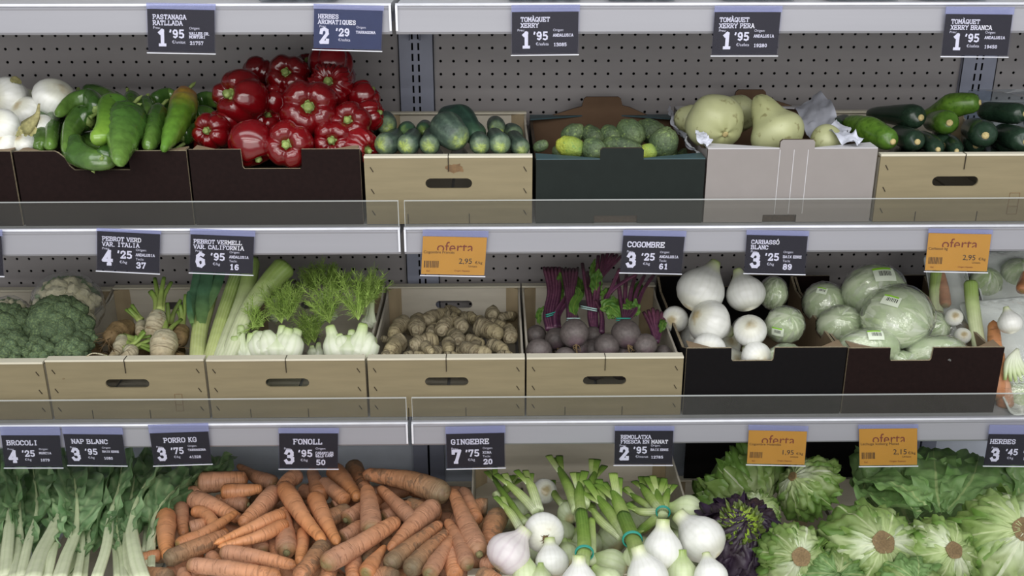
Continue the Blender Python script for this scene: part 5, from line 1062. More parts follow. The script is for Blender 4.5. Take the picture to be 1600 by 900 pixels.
root('turnip', [(222, 503, 2.02), (220, 516, 1.98), (216, 530, 1.95)], [(0, 4), (.2, 9), (.6, 8), (1, 2)], TURN, 'little turnip with a dark leafy collar behind the white one', stalk=(214, 494, 2.04), ns=4)
root('turnip', [(200, 545, 1.90), (206, 552, 1.88), (186, 560, 1.862)], [(0, 8), (.3, 11), (.7, 8), (1, 3)], TURN, 'pale turnip at the front whose green stalks spread right', stalk=(232, 528, 1.93), ns=5)
root('brown_root', [(285, 512, 2.0), (280, 528, 1.95), (272, 545, 1.92)], [(0, 6), (.2, 13), (.6, 14), (1, 4)], TURNB, 'brown root hidden in shade next to the leeks', stalk=(292, 478, 2.05), ns=5, hair=8, cat='root')
root('brown_root', [(262, 512, 2.02), (262, 525, 1.98), (262, 540, 1.95)], [(0, 6), (.2, 12), (.6, 12), (1, 4)], TURNB, 'root with upright green stalks between white turnip and leeks', stalk=(268, 476, 2.06), ns=5, cat='root')
for k, (u, v, y) in enumerate([(130, 560, 1.90), (165, 556, 1.95), (205, 556, 1.95), (245, 556, 1.98), (285, 556, 1.92), (150, 540, 2.0), (190, 540, 2.05), (230, 540, 2.08), (280, 540, 2.08)]):
    root('brown_root', [(u, v, y), (u - 8, v + 12, y - .03), (u - 20, v + 20, y - .05)], [(0, 5), (.3, 15), (.7, 12), (1, 2)], TURNB, 'brown root at the shaded bottom of the turnip crate', 'roots at the bottom of the turnip crate', hair=3, cat='root')
t = Thing('loose_rootlet', 'thin pale curling rootlet hanging over the front rim of the turnip crate', 'rootlet', None, at(140, 560, 1.84))
t.part('strand', tube([at(170, 557, 1.86), at(150, 552, 1.85), at(138, 555, 1.84), at(126, 566, 1.828), at(106, 564, 1.824)], [(0, .0018), (1, .0006)], 24, 6), TURN)
# ---- leeks
def leek(pts, r0, r1, lab, mats=LEEKM, leaves=(), roots=False):
    p = [at(*q) for q in pts]; s = mpp(p[0]); t = Thing('leek', lab, 'leek', 'leeks leaning in their crate', p[0])
    t.part('shaft', tube(p, [(0, r0 * .9 * s), (.5, r0 * s), (.96, r1 * s), (1, r1 * .8 * s)], 26, 18, lambda th, tt: 1 + .03 * sin(3 * th + 4 * tt), None, .82), mats)
    for k, (lp, w) in enumerate(leaves):
        q = [at(*a) for a in lp]; t.part('leaf', leaf(q, vd(.1, .2, 1), [(0, w * s * .6), (.3, w * s), (.9, w * s * .8), (1, w * s * .5)], .002, 5, -.35, 18, 9, k, jag=.05, noisy=.2), LEEKD)
    return t
leek([(308, 568, 1.86), (312, 520, 1.96), (322, 478, 2.04), (330, 440, 2.10), (334, 405, 2.14)], 14, 17, 'leftmost leek with broad dark green leaves', LEEKM, [([(306, 512, 1.97), (300, 480, 2.02), (306, 445, 2.06), (312, 400, 2.10)], 10), ([(314, 505, 1.97), (316, 470, 2.02), (322, 435, 2.06), (330, 395, 2.10)], 12), ([(318, 490, 2.0), (336, 450, 2.05), (346, 420, 2.09), (352, 398, 2.11)], 9), ([(300, 505, 1.96), (296, 485, 1.99), (294, 455, 2.03)], 5)])
leek([(326, 570, 1.855), (340, 520, 1.93), (356, 470, 2.02), (372, 425, 2.09), (378, 400, 2.12)], 12, 14, 'yellow green leek second from the left', LEEKM)
leek([(338, 574, 1.85), (358, 525, 1.92), (376, 480, 1.99), (388, 440, 2.05), (394, 405, 2.10)], 14, 14, 'pale whitish leek third from the left', LEEKW)
leek([(352, 572, 1.86), (372, 520, 1.91), (392, 478, 1.96), (422, 440, 2.00), (447, 414, 2.03)], 15, 21, 'thick leek leaning far right with a square cut green top', LEEKW)
for k in range(3): leek([(340 + k * 30, 590, 1.88), (345 + k * 30, 560, 2.0), (350 + k * 28, 540, 2.15)], 13, 13, 'leek lying flat in the shade under the upright leeks', LEEKM)
# ---- fennel
def fennel(u, v, w, y, lab, sts, seed, h=1.0, fr=()):
    """layered flat bulb: overlapping sheaths that each run up into a stalk"""
    c = at(u, v, y); s = mpp(c); W = w * s; t = Thing('fennel', lab, 'fennel', 'fennel bulbs in the leek crate', c - np.array((0, 0, W * .5))); U_ = vd(0, 1, -.1)
    base = c - U_ * W * .8 * h
    t.part('bulb', tube([base, c - U_ * W * .25, c + U_ * W * .35 * h], [(0, W * .2), (.15, W * .45), (.5, W * .62), (.8, W * .46), (1, W * .2)], 18, 28, lambda th, tt: 1 + .05 * abs(sin(2.5 * th)) * tt, vd(0, 0, 1), .55), FENB)
    for k, (a, b, r) in enumerate(sts):
        f = (a - u) / w; e = at(a, b, y + .015 - .01 * (k % 2)); q = c + _R * f * W * .80 + _UP * W * .12 - _FW * .004 * (k % 2); R0 = r * s
        t.part('sheath', tube([base + _R * f * W * .25 + _UP * W * .06, c + _R * f * W * .62 - _UP * W * .30, q, e * .5 + q * .5, e], [(0, R0 * 1.6), (.22, R0 * 2.7), (.45, R0 * 2.3), (.68, R0 * 1.2), (.97, R0 * .95), (1, R0 * .7)], 22, 18, None, vd(0, 0, 1), .6), FENB, 'pale sheath running up into a cut stalk')
    for k, (a, b, dx, dy, n, L) in enumerate(fr): frond(t, at(a, b, y + .02), vd(dx, dy, .1), n, L * s, seed + k)
    return t
fennel(430, 534, 42, 1.89, 'wide white fennel bulb left of centre', [(396, 520, 8), (412, 528, 9), (441, 508, 6), (452, 512, 7), (466, 514, 8)], 1, .8, [(440, 505, -.1, 1, 11, 70), (450, 500, .2, 1, 9, 60), (412, 510, -.8, .7, 5, 42)])
fennel(545, 536, 39, 1.89, 'tall white fennel bulb at the right with fingerlike stalks', [(515, 508, 8), (528, 522, 7), (550, 515, 6), (568, 505, 8), (586, 532, 8)], 2, .9, [(515, 505, -.2, 1, 14, 70), (560, 500, -.1, 1, 10, 75), (572, 480, .4, 1, 9, 60)])
fennel(384, 552, 22, 1.885, 'small fennel bulb in front of the leeks', [(376, 508, 6), (366, 525, 6), (392, 520, 6)], 3, .8, [(395, 512, .2, 1, 6, 50)])
fennel(495, 550, 17, 1.93, 'fennel stub between the two largest bulbs', [(498, 535, 4), (487, 540, 4)], 4, .8, [(492, 535, 0, 1, 9, 55), (482, 540, -.1, 1, 8, 52)])
fennel(512, 490, 15, 2.06, 'fennel at the back with tall bright fronds rising above its crate', [(502, 455, 6), (513, 450, 6)], 5, 1, [(495, 455, -.5, 1, 16, 42), (510, 450, 0, 1, 18, 48), (522, 456, .4, 1, 14, 44)])
fennel(440, 490, 15, 2.05, 'fennel at the back under the slanting thick leek', [(440, 458, 5), (430, 462, 5)], 6, 1, [(440, 470, 0, 1, 14, 45), (428, 480, -.3, 1, 12, 55), (455, 480, .4, 1, 8, 40)])
fennel(572, 500, 14, 2.05, 'fennel at the back right corner with dark fronds', [(578, 470, 4), (582, 466, 4)], 7, 1, [(570, 480, 0, 1, 16, 50), (582, 472, .2, 1, 12, 40)])
# ---- ginger
HN = Heap(556, 1.89, 488, 2.14)
def gn(pts, r, lab, lift=0, br=(), seed=None):
    lift *= .8; p = [P3(HN, q, lift) for q in pts]; s = mpp(p[0]); r = r if isinstance(r, tuple) else (r, r * .85)
    knob(p, (r[0] * s, r[1] * s), lab, 'ginger roots in their crate', seed if seed is not None else len(lab), [([P3(HN, q, lift + .002) for q in b[0]], (b[1] * s, b[1] * s * .85)) for b in br])
gn([(634, 500), (622, 512), (612, 526)], 13, 'ginger with a rounded end at the left back', .014)
gn([(651, 518), (652, 505), (656, 495)], 14, 'ginger thumb facing forward beside the left back one', .012)
gn([(662, 503), (680, 495), (700, 489)], 13, 'ginger lying slanted in the back row, left of centre', .012)
gn([(696, 493), (706, 495), (714, 496)], 9, 'small ginger knob behind the slanted one', .012)
gn([(694, 485), (706, 484), (720, 492)], 8, 'thin ginger at the very back centre', .004)
gn([(690, 519), (696, 508), (705, 501)], (14, 12), 'yellowish ginger with a smooth fat end', .018)
gn([(672, 521), (676, 514), (682, 508)], 9, 'ginger tucked left of the yellowish one', .004)
gn([(720, 498), (732, 496), (742, 500)], 11, 'pale ginger in the back row right of centre', .004)
gn([(726, 513), (716, 506), (708, 502)], (13, 10), 'dark scabby ginger end at the centre', .016)
gn([(742, 510), (760, 514), (782, 524)], 16, 'largest rough ginger lying at the right', .018, [([(758, 512), (752, 502), (748, 498)], 9)])
gn([(769, 494), (770, 488), (776, 486)], 12, 'blocky ginger at the right back corner', .012)
gn([(780, 498), (790, 494), (802, 491)], 8, 'ginger finger at the far right back', .010)
gn([(762, 504), (776, 506), (788, 511)], 9, 'ginger between the blocky and the largest one', .010)
gn([(797, 530), (796, 520), (793, 512)], 13, 'dark ginger against the right side', .004)
gn([(716, 536), (712, 526), (704, 520)], (14, 12), 'smooth oval ginger near the centre', .016)
gn([(729, 528), (740, 532), (756, 538)], 9, 'slender ginger right of the oval one', .014)
gn([(722, 540), (738, 548), (768, 555)], (11, 12), 'bright knobbly ginger at the front right of centre', .022, [([(738, 546), (744, 538), (748, 534)], 8)])
gn([(764, 538), (776, 542), (792, 550)], 13, 'broad ginger at the front right', .012)
gn([(776, 556), (788, 555), (802, 556)], 9, 'ginger touching the right front corner', .008)
gn([(643, 541), (662, 535), (686, 532)], (14, 15), 'large pale ginger lying left of centre', .022, [([(664, 536), (668, 546), (676, 551)], 9)])
gn([(702, 533), (700, 541), (702, 549)], 11, 'short upright ginger at the centre front', .016)
gn([(630, 558), (645, 556), (665, 556)], 9, 'ginger with a dark ringed end at the front left', .012)
gn([(688, 546), (678, 553), (668, 560)], 10, 'ginger slanting down to the front rim', .010)
gn([(595, 529), (606, 531), (618, 532)], 6, 'thin pale ginger at the left side', .014)
gn([(628, 532), (618, 540), (608, 552)], 16, 'wide grey ginger in the left front', .008)
gn([(600, 558), (606, 554), (614, 556)], 9, 'reddish ginger in the left front corner', .004)
gn([(692, 556), (704, 556), (716, 556)], 8, 'flat ginger just behind the rim at centre', .008)
gn([(712, 548), (720, 549), (728, 554)], 8, 'small ginger beside the bright knobbly one', .008)
fill((600, 800, 495, 570), HN, 30, -.024, lambda p, R_: knob([p, p + np.array((R_.uniform(-.02, .02), R_.uniform(-.008, .008), -.003)), p + np.array((R_.uniform(-.04, .04), .01, -.004))], (.012, .010), 'ginger root in the lower layer of the pile', 'ginger roots beneath the top layer', R_.randint(0, 99)), 3)
# ---- beetroot
def bt(name_lab, y, bulbs, stk, tie=None, leaves=(), sr=4.0, seed=0):
    c0 = at(bulbs[0][0], bulbs[0][1], y); t = Thing('beetroot_bunch', name_lab, 'beetroot', 'beetroot bunches', c0 - np.array((0, 0, .03)))
    for i, b in enumerate(bulbs):
        c = at(b[0], b[1], b[3] if len(b) > 3 else y); beet_bulb(t, c, b[2] * mpp(c), vd(*(b[4] if len(b) > 4 else (.1, -.7, .7))), seed * 5 + i, tail=(b[5] if len(b) > 5 else True))
    s = mpp(c0)
    for k, p in enumerate(stk): t.part('stalk', tube([at(*q) for q in p], [(0, sr * s * 1.3), (.4, sr * s), (1, sr * s * .8)], 14, 8, None, None, .8), BSTEM)
    if tie: c = at(tie[0], tie[1], tie[2]); t.part('tie', join([ring(c + vd(0, 1, 0) * .004 * k, vd(tie[4], 1, 0), tie[3] * s, .0013, .6) for k in (-.5, .5)]), TIE if tie[5] else TIEW, 'twisted rubber band')
    for k, (lp, w) in enumerate(leaves): t.part('leaf', leaf([at(*q) for q in lp], vd(.1, .3, 1), [(0, w * .15 * s), (.3, w * s), (.7, w * s * .9), (1, w * .1 * s)], .004, 8, -.2, 18, 11, seed + k, jag=.25), BEETL)
bt('leftmost beetroot bunch, stalks tied with a teal band', 1.93, [(869, 530, 18, 1.95), (838, 524, 16, 2.0)],
   [[(860 + k * 3, 515, 1.98), (856 + k * 4, 490, 2.03), (862 + k * 4, 455, 2.10), (856 + k * 6, 418, 2.16)] for k in range(-1, 4)] + [[(868, 512, 1.98), (868, 490, 2.02), (880, 470, 2.06), (893, 452, 2.10)], [(872, 512, 1.99), (873, 492, 2.03), (889, 470, 2.06), (900, 462, 2.10)]], (861, 491, 2.02, 10, -.3, 1), [([(872, 470, 2.08), (874, 450, 2.11), (875, 425, 2.14)], 9), ([(880, 480, 2.07), (876, 462, 2.09), (870, 455, 2.12)], 7), ([(843, 507, 1.97), (842, 490, 2.0), (850, 478, 2.02)], 5)], seed=1)
bt('beetroot bunch with the big bearded beet high in front', 1.90, [(897, 521, 23, 1.895), (926, 525, 15, 1.96)],
   [[(893 + k * 3, 505, 1.95), (890 + k * 2, 478, 2.02), (888 + k * 3, 452, 2.08), (884 + k * 6, 420, 2.16)] for k in range(-1, 4)], (896, 499, 1.93, 10, 0, 0), [([(900, 500, 1.96), (896, 480, 2.0), (905, 458, 2.05), (900, 447, 2.08)], 8), ([(905, 468, 2.06), (907, 450, 2.10), (904, 432, 2.14)], 8)], seed=2)
bt('central beetroot bunch with the tallest fanned purple stalks', 1.89, [(948, 541, 20, 1.88), (926, 545, 16, 1.92)],
   [[(930, 525, 1.95), (922 + k * 3, 500, 1.99), (920 + k * 4, 478, 2.03), (a, b, 2.15)] for k, (a, b) in enumerate([(910, 412), (918, 425), (935, 400), (942, 398)])] + [[(932, 522, 1.96), (930, 480, 2.03), (935, 440, 2.10), (950 + k * 7, 394 + k * 2, 2.17)] for k in range(4)] + [[(936, 478, 2.04), (955, 455, 2.06), (975, 440, 2.08), (994, 429, 2.10)], [(940, 520, 1.95), (940, 492, 2.0), (930, 470, 2.04)], [(938, 484, 2.02), (950, 462, 2.05), (968, 420, 2.10)]], (920, 482, 2.01, 14, .2, 0),
   [([(932, 465, 2.05), (932, 440, 2.08), (936, 420, 2.10)], 11), ([(938, 484, 2.0), (952, 478, 1.99), (970, 496, 1.96)], 13), ([(942, 470, 2.04), (948, 458, 2.06), (958, 450, 2.08)], 9), ([(925, 440, 2.1), (926, 420, 2.12), (930, 404, 2.14)], 5)], seed=3)
bt('right beetroot bunch with leafy green tops and a long taproot', 1.90, [(978, 522, 23, 1.895), (1008, 540, 19, 1.88)],
   [[(975, 505, 1.95), (972 + k * 5, 485, 2.0), (968 + k * 9, 455, 2.06), (965 + k * 14, 430, 2.12)] for k in range(5)], (974, 499, 1.93, 11, 0, 1),
   [([(976, 497, 1.98), (984, 482, 2.0), (980, 466, 2.03)], 12), ([(970, 490, 2.0), (962, 476, 2.03), (958, 462, 2.05)], 11), ([(984, 470, 2.05), (996, 452, 2.08), (1002, 438, 2.1)], 10), ([(985, 492, 1.98), (994, 484, 2.0), (992, 466, 2.02)], 8), ([(966, 496, 1.97), (958, 490, 1.98), (950, 498, 1.97)], 9)], seed=4)
bt('rightmost beetroot with short dark purple stalks fanning up', 1.93, [(1036, 552, 13, 1.90, (.2, -.7, .6), False)],
   [[(1025, 535, 1.95), (1018 + k * 3, 512, 1.98), (1006 + k * 7, 482 + abs(k - 2) * 3, 2.03)] for k in range(6)], None, [([(1032, 520, 1.96), (1036, 505, 1.98), (1034, 498, 2.0)], 6)], seed=5)
for k, (u, v, r, y, lab) in enumerate([(842, 549, 21, 1.875, 'big loose beetroot at the left front corner'), (883, 560, 18, 1.862, 'beetroot sunk behind the rim, second from left'), (929, 562, 14, 1.862, 'beetroot just showing over the rim at centre'), (975, 552, 17, 1.90, 'beetroot below the long taproot'), (999, 563, 15, 1.862, 'beetroot showing its top over the rim on the right'), (905, 545, 18, 1.92, 'shaded beetroot under the bearded one')]):
    c = at(u, v, y); t = Thing('beetroot', lab, 'beetroot', 'loose beetroots', c - np.array((0, 0, .03))); beet_bulb(t, c, r * mpp(c), vd(.1, -.2, .9) if k != 0 else vd(.2, -.5, .7), 40 + k, tail=(k == 0))
for k in range(9):
    c = at(850 + (k % 5) * 40, 575 - (k // 5) * 22, 1.90 + (k // 5) * .10); t = Thing('beetroot', 'beetroot in the hidden lower layer of the crate', 'beetroot', 'hidden beetroots', c - np.array((0, 0, .03))); beet_bulb(t, c, .024, vd(0, 0, 1), 60 + k, tail=False)
# ---- bright white onions and wrapped lettuces in the black box
def wo(u, v, r, y, root_, neck, lab, mat=WHITE, roots=False):
    c = at(u, v, y); R = r * mpp(c); a = c + vd(*root_) * R * 1.0; return onion('white_onion', a, c - vd(*root_) * R * neck, R, mat, lab, 'white onions in the black box', roots)
wo(1096, 452, 38, 2.0, (-.45, -.8, .2), 1.35, 'largest white onion, top left, green neck tip pointing right')
wo(1164, 456, 31, 2.0, (.25, -.9, .3), 1.25, 'tall white onion at the top right of the onions')
wo(1112, 505, 35, 1.93, (-.75, .35, .4), 1.2, 'white onion in the middle tilted with its green neck down right')
wo(1172, 518, 26, 1.90, (-.2, .5, .8), 1.3, 'white onion low on the right beside the wrapped lettuce')
wo(1108, 545, 27, 1.875, (-.3, -.3, .8), 1.2, 'white onion behind the left front flap')
wo(1180, 556, 24, 1.862, (.3, -.3, .8), 1.3, 'white onion resting in the notch of the black box')
wo(1056, 498, 21, 2.02, (-.4, -.2, .8), 1.2, 'dull shaded onion behind the left box wall')
for k, (u, v, y) in enumerate([(1090, 575, 1.90), (1140, 570, 1.92), (1130, 540, 2.0), (1085, 530, 2.06), (1165, 520, 2.08)]): wo(u, v, 26, y, (.3, .3, .7), 1.1, 'white onion hidden under the bright pile')
def wl(u, v, rx, ry, y, lab, pole=(.2, .3, .9), st=None, seed=0, grp='wrapped lettuces', name='iceberg_lettuce', film_=True):
    c = at(u, v, y); s = mpp(c); p = vd(*pole); a = unit(_R - p * (_R @ p)); b = np.cross(p, a); m_ = (rx + ry) / 2
    return wrapped(name, 'lettuce', c, (a * rx * s, b * ry * s, p * m_ * s), lab, grp, seed, st, film_=film_)
wl(1226, 508, 31, 30, 1.95, 'wrapped lettuce with a barcode sticker beside the white onions', (.1, .5, .8), (vd(-.55, -.3, .8), .30), 1)
wl(1208, 458, 22, 30, 2.06, 'small wrapped lettuce at the back of the black box', (.2, .8, .3), None, 2)
wl(1228, 562, 33, 24, 1.865, 'wrapped lettuce at the front with a lime sticker, in the notch', (.1, .5, .8), (vd(-.1, .2, .95), .34), 3)
# ---- iceberg lettuces
wl(1366, 456, 50, 42, 2.03, 'wrapped iceberg on top at the back with a barcode sticker', (.1, .6, .5), (vd(.05, .55, .8), .36), 4)
wl(1402, 495, 62, 46, 1.935, 'largest wrapped iceberg on top, shining white at the centre', (.75, -.35, .5), (vd(-.45, .5, .75), .26), 5)
wl(1288, 474, 34, 34, 2.06, 'wrapped iceberg at the back left with a green label', (0, .6, .6), (vd(-.3, .5, .7), .22), 6)
wl(1312, 508, 36, 31, 1.97, 'wrapped iceberg at the left wall of the brown box', (-.2, .4, .8), None, 7)
wl(1357, 545, 48, 30, 1.875, 'wrapped iceberg low at the front left under the largest one', (0, .5, .8), (vd(0, .55, .8), .30), 8)
wl(1464, 554, 47, 30, 1.87, 'wrapped iceberg at the front right resting in the notch', (-.3, .2, .9), None, 9)
wl(1458, 512, 26, 28, 2.0, 'wrapped iceberg edge behind the largest one on the right', (.3, .3, .8), None, 10)
wl(1410, 570, 28, 22, 1.865, 'wrapped iceberg wedged low between the two front ones', (0, .3, .9), None, 11)
# ---- mixed vegetable trays at the right end
def tray(c, x, z, w, h, lab, depth=.018):
    """foam tray: x across, z along, opening normal n"""
    x, z = unit(x), unit(z); n = np.cross(x, z); n = n if n @ (CAM - c) > 0 else -n; t = Thing('foam_tray', lab, 'tray', 'vegetable trays under film', c)
    def loop(k, lift, rr=.012): return [c + x * (a * (w / 2 - rr) + cos(q) * rr) * k + z * (b * (h / 2 - rr) + sin(q) * rr) * k + n * lift for a, b, q0 in ((1, 1, 0), (-1, 1, pi / 2), (-1, -1, pi), (1, -1, 1.5 * pi)) for q in (q0, q0 + pi / 6, q0 + pi / 3, q0 + pi / 2)]
    prof = [(.86, 0), (.97, depth), (1.03, depth + .001), (1.03, depth - .002), (.98, depth - .003), (.87, -.003)]; V = []
    for k, l in prof: V += loop(k, l)
    F, U = grid_topo(6, 16, True); t.part('tray_body', (np.array(V), [tuple(range(16)), tuple(range(80, 96))[::-1]] + list(F), None, None), TRAYM)
    V, m_ = [], 14
    for i in range(m_):
        for j in range(m_):
            a, b = i / (m_ - 1) * 2 - 1, j / (m_ - 1) * 2 - 1; V.append(c + x * a * w / 2 + z * b * h / 2 + n * (depth + .034 * (1 - a * a) ** .7 * (1 - b * b) ** .7 + .0015 * sin(a * 22 + b * 9)))
    F, U = grid_topo(m_, m_, False); t.part('film', (np.array(V), list(F), None, None), WRAP, 'stretched clear film')
    return t, n
def vt(c, X_, Z_, lab, w=.13, h=.24): return tray(c, X_, Z_, w, h, lab)
tA, nA = vt(at(1588, 560, 1.93), vd(1, .1, 0), vd(-.15, .8, -.55), 'foam tray at the right edge holding an onion and carrots under film', .14, .26)
wo2 = lambda u, v, r, y, root_, lab: onion('small_onion', at(u, v, y) + vd(*root_) * r * mpp(at(u, v, y)), at(u, v, y) - vd(*root_) * r * 1.3 * mpp(at(u, v, y)), r * mpp(at(u, v, y)), WHITE, lab, 'onions on the trays', False)
wo2(1578, 503, 19, 1.905, (.1, -.9, .3), 'egg shaped white onion on the rightmost tray')
wo2(1490, 496, 14, 1.98, (-.2, .2, .9), 'small round onion beside the upright leek piece')
wo2(1504, 525, 13, 1.95, (-.2, .2, .9), 'small onion low between the trays')
def tc(pts, r0, r1, lab): p = [at(*q) for q in pts]; carrot(p, r0 * mpp(p[0]), r1 * mpp(p[-1]), CARRB, lab, 'carrots on the trays', crown=False, seed=len(lab))
tc([(1555, 625, 1.85), (1556, 575, 1.89), (1552, 500, 1.96)], 15, 9, 'carrot along the left side of the rightmost tray')
tc([(1572, 640, 1.845), (1566, 600, 1.87), (1560, 545, 1.91)], 13, 8, 'carrot standing low in the rightmost tray')
tc([(1478, 480, 2.03), (1474, 450, 2.07), (1470, 425, 2.10)], 9, 6, 'carrot under film behind the upright leek piece')
tc([(1596, 455, 2.05), (1600, 440, 2.08), (1604, 425, 2.1)], 9, 6, 'carrot at the far right back tray')
leek_l = lambda pts, r, lab: leek(pts, r, r, lab, LEEKW)
leek_l([(1534, 570, 1.90), (1526, 520, 1.95), (1519, 470, 2.0), (1517, 440, 2.03)], 11, 'cut leek piece standing upright between the trays')
leek_l([(1466, 500, 2.02), (1462, 465, 2.06), (1464, 425, 2.10)], 10, 'cut leek piece beside the iceberg box')
tB, nB = vt(at(1484, 480, 2.06), vd(1, .05, 0), vd(.05, .8, -.5), 'tilted foam tray of carrot and leek next to the iceberg box', .085, .24)
tC, nC = vt(at(1575, 462, 2.10), vd(1, .05, 0), vd(.0, .8, -.5), 'foam tray at the back right with cabbage under film', .13, .20)
wl(1540, 440, 26, 22, 2.12, 'pale green cabbage piece at the back behind the leek piece', (0, .6, .6), None, 14, 'cabbage pieces', 'cabbage', False)
wl(1590, 425, 26, 22, 2.14, 'green cabbage in the top right corner behind the trays', (0, .6, .6), None, 15, 'cabbage pieces', 'cabbage', False)
wl(1590, 622, 27, 26, 1.875, 'pale cabbage at the bottom of the rightmost tray', (0, .5, .7), None, 16, 'cabbage pieces', 'cabbage', False)
t = Thing('celery_sprig', 'bundle of pale green celery ribs on the rightmost tray', 'celery', None, at(1590, 575, 1.86))
for k in range(6): t.part('rib', tube([at(1590, 545, 1.885), at(1582 + k * 4 - 8, 565, 1.868), at(1570 + k * 9, 598 - abs(k - 2) * 2, 1.852)], [(0, .003), (.5, .006), (1, .003)], 10, 10, None, None, .7), FENB)

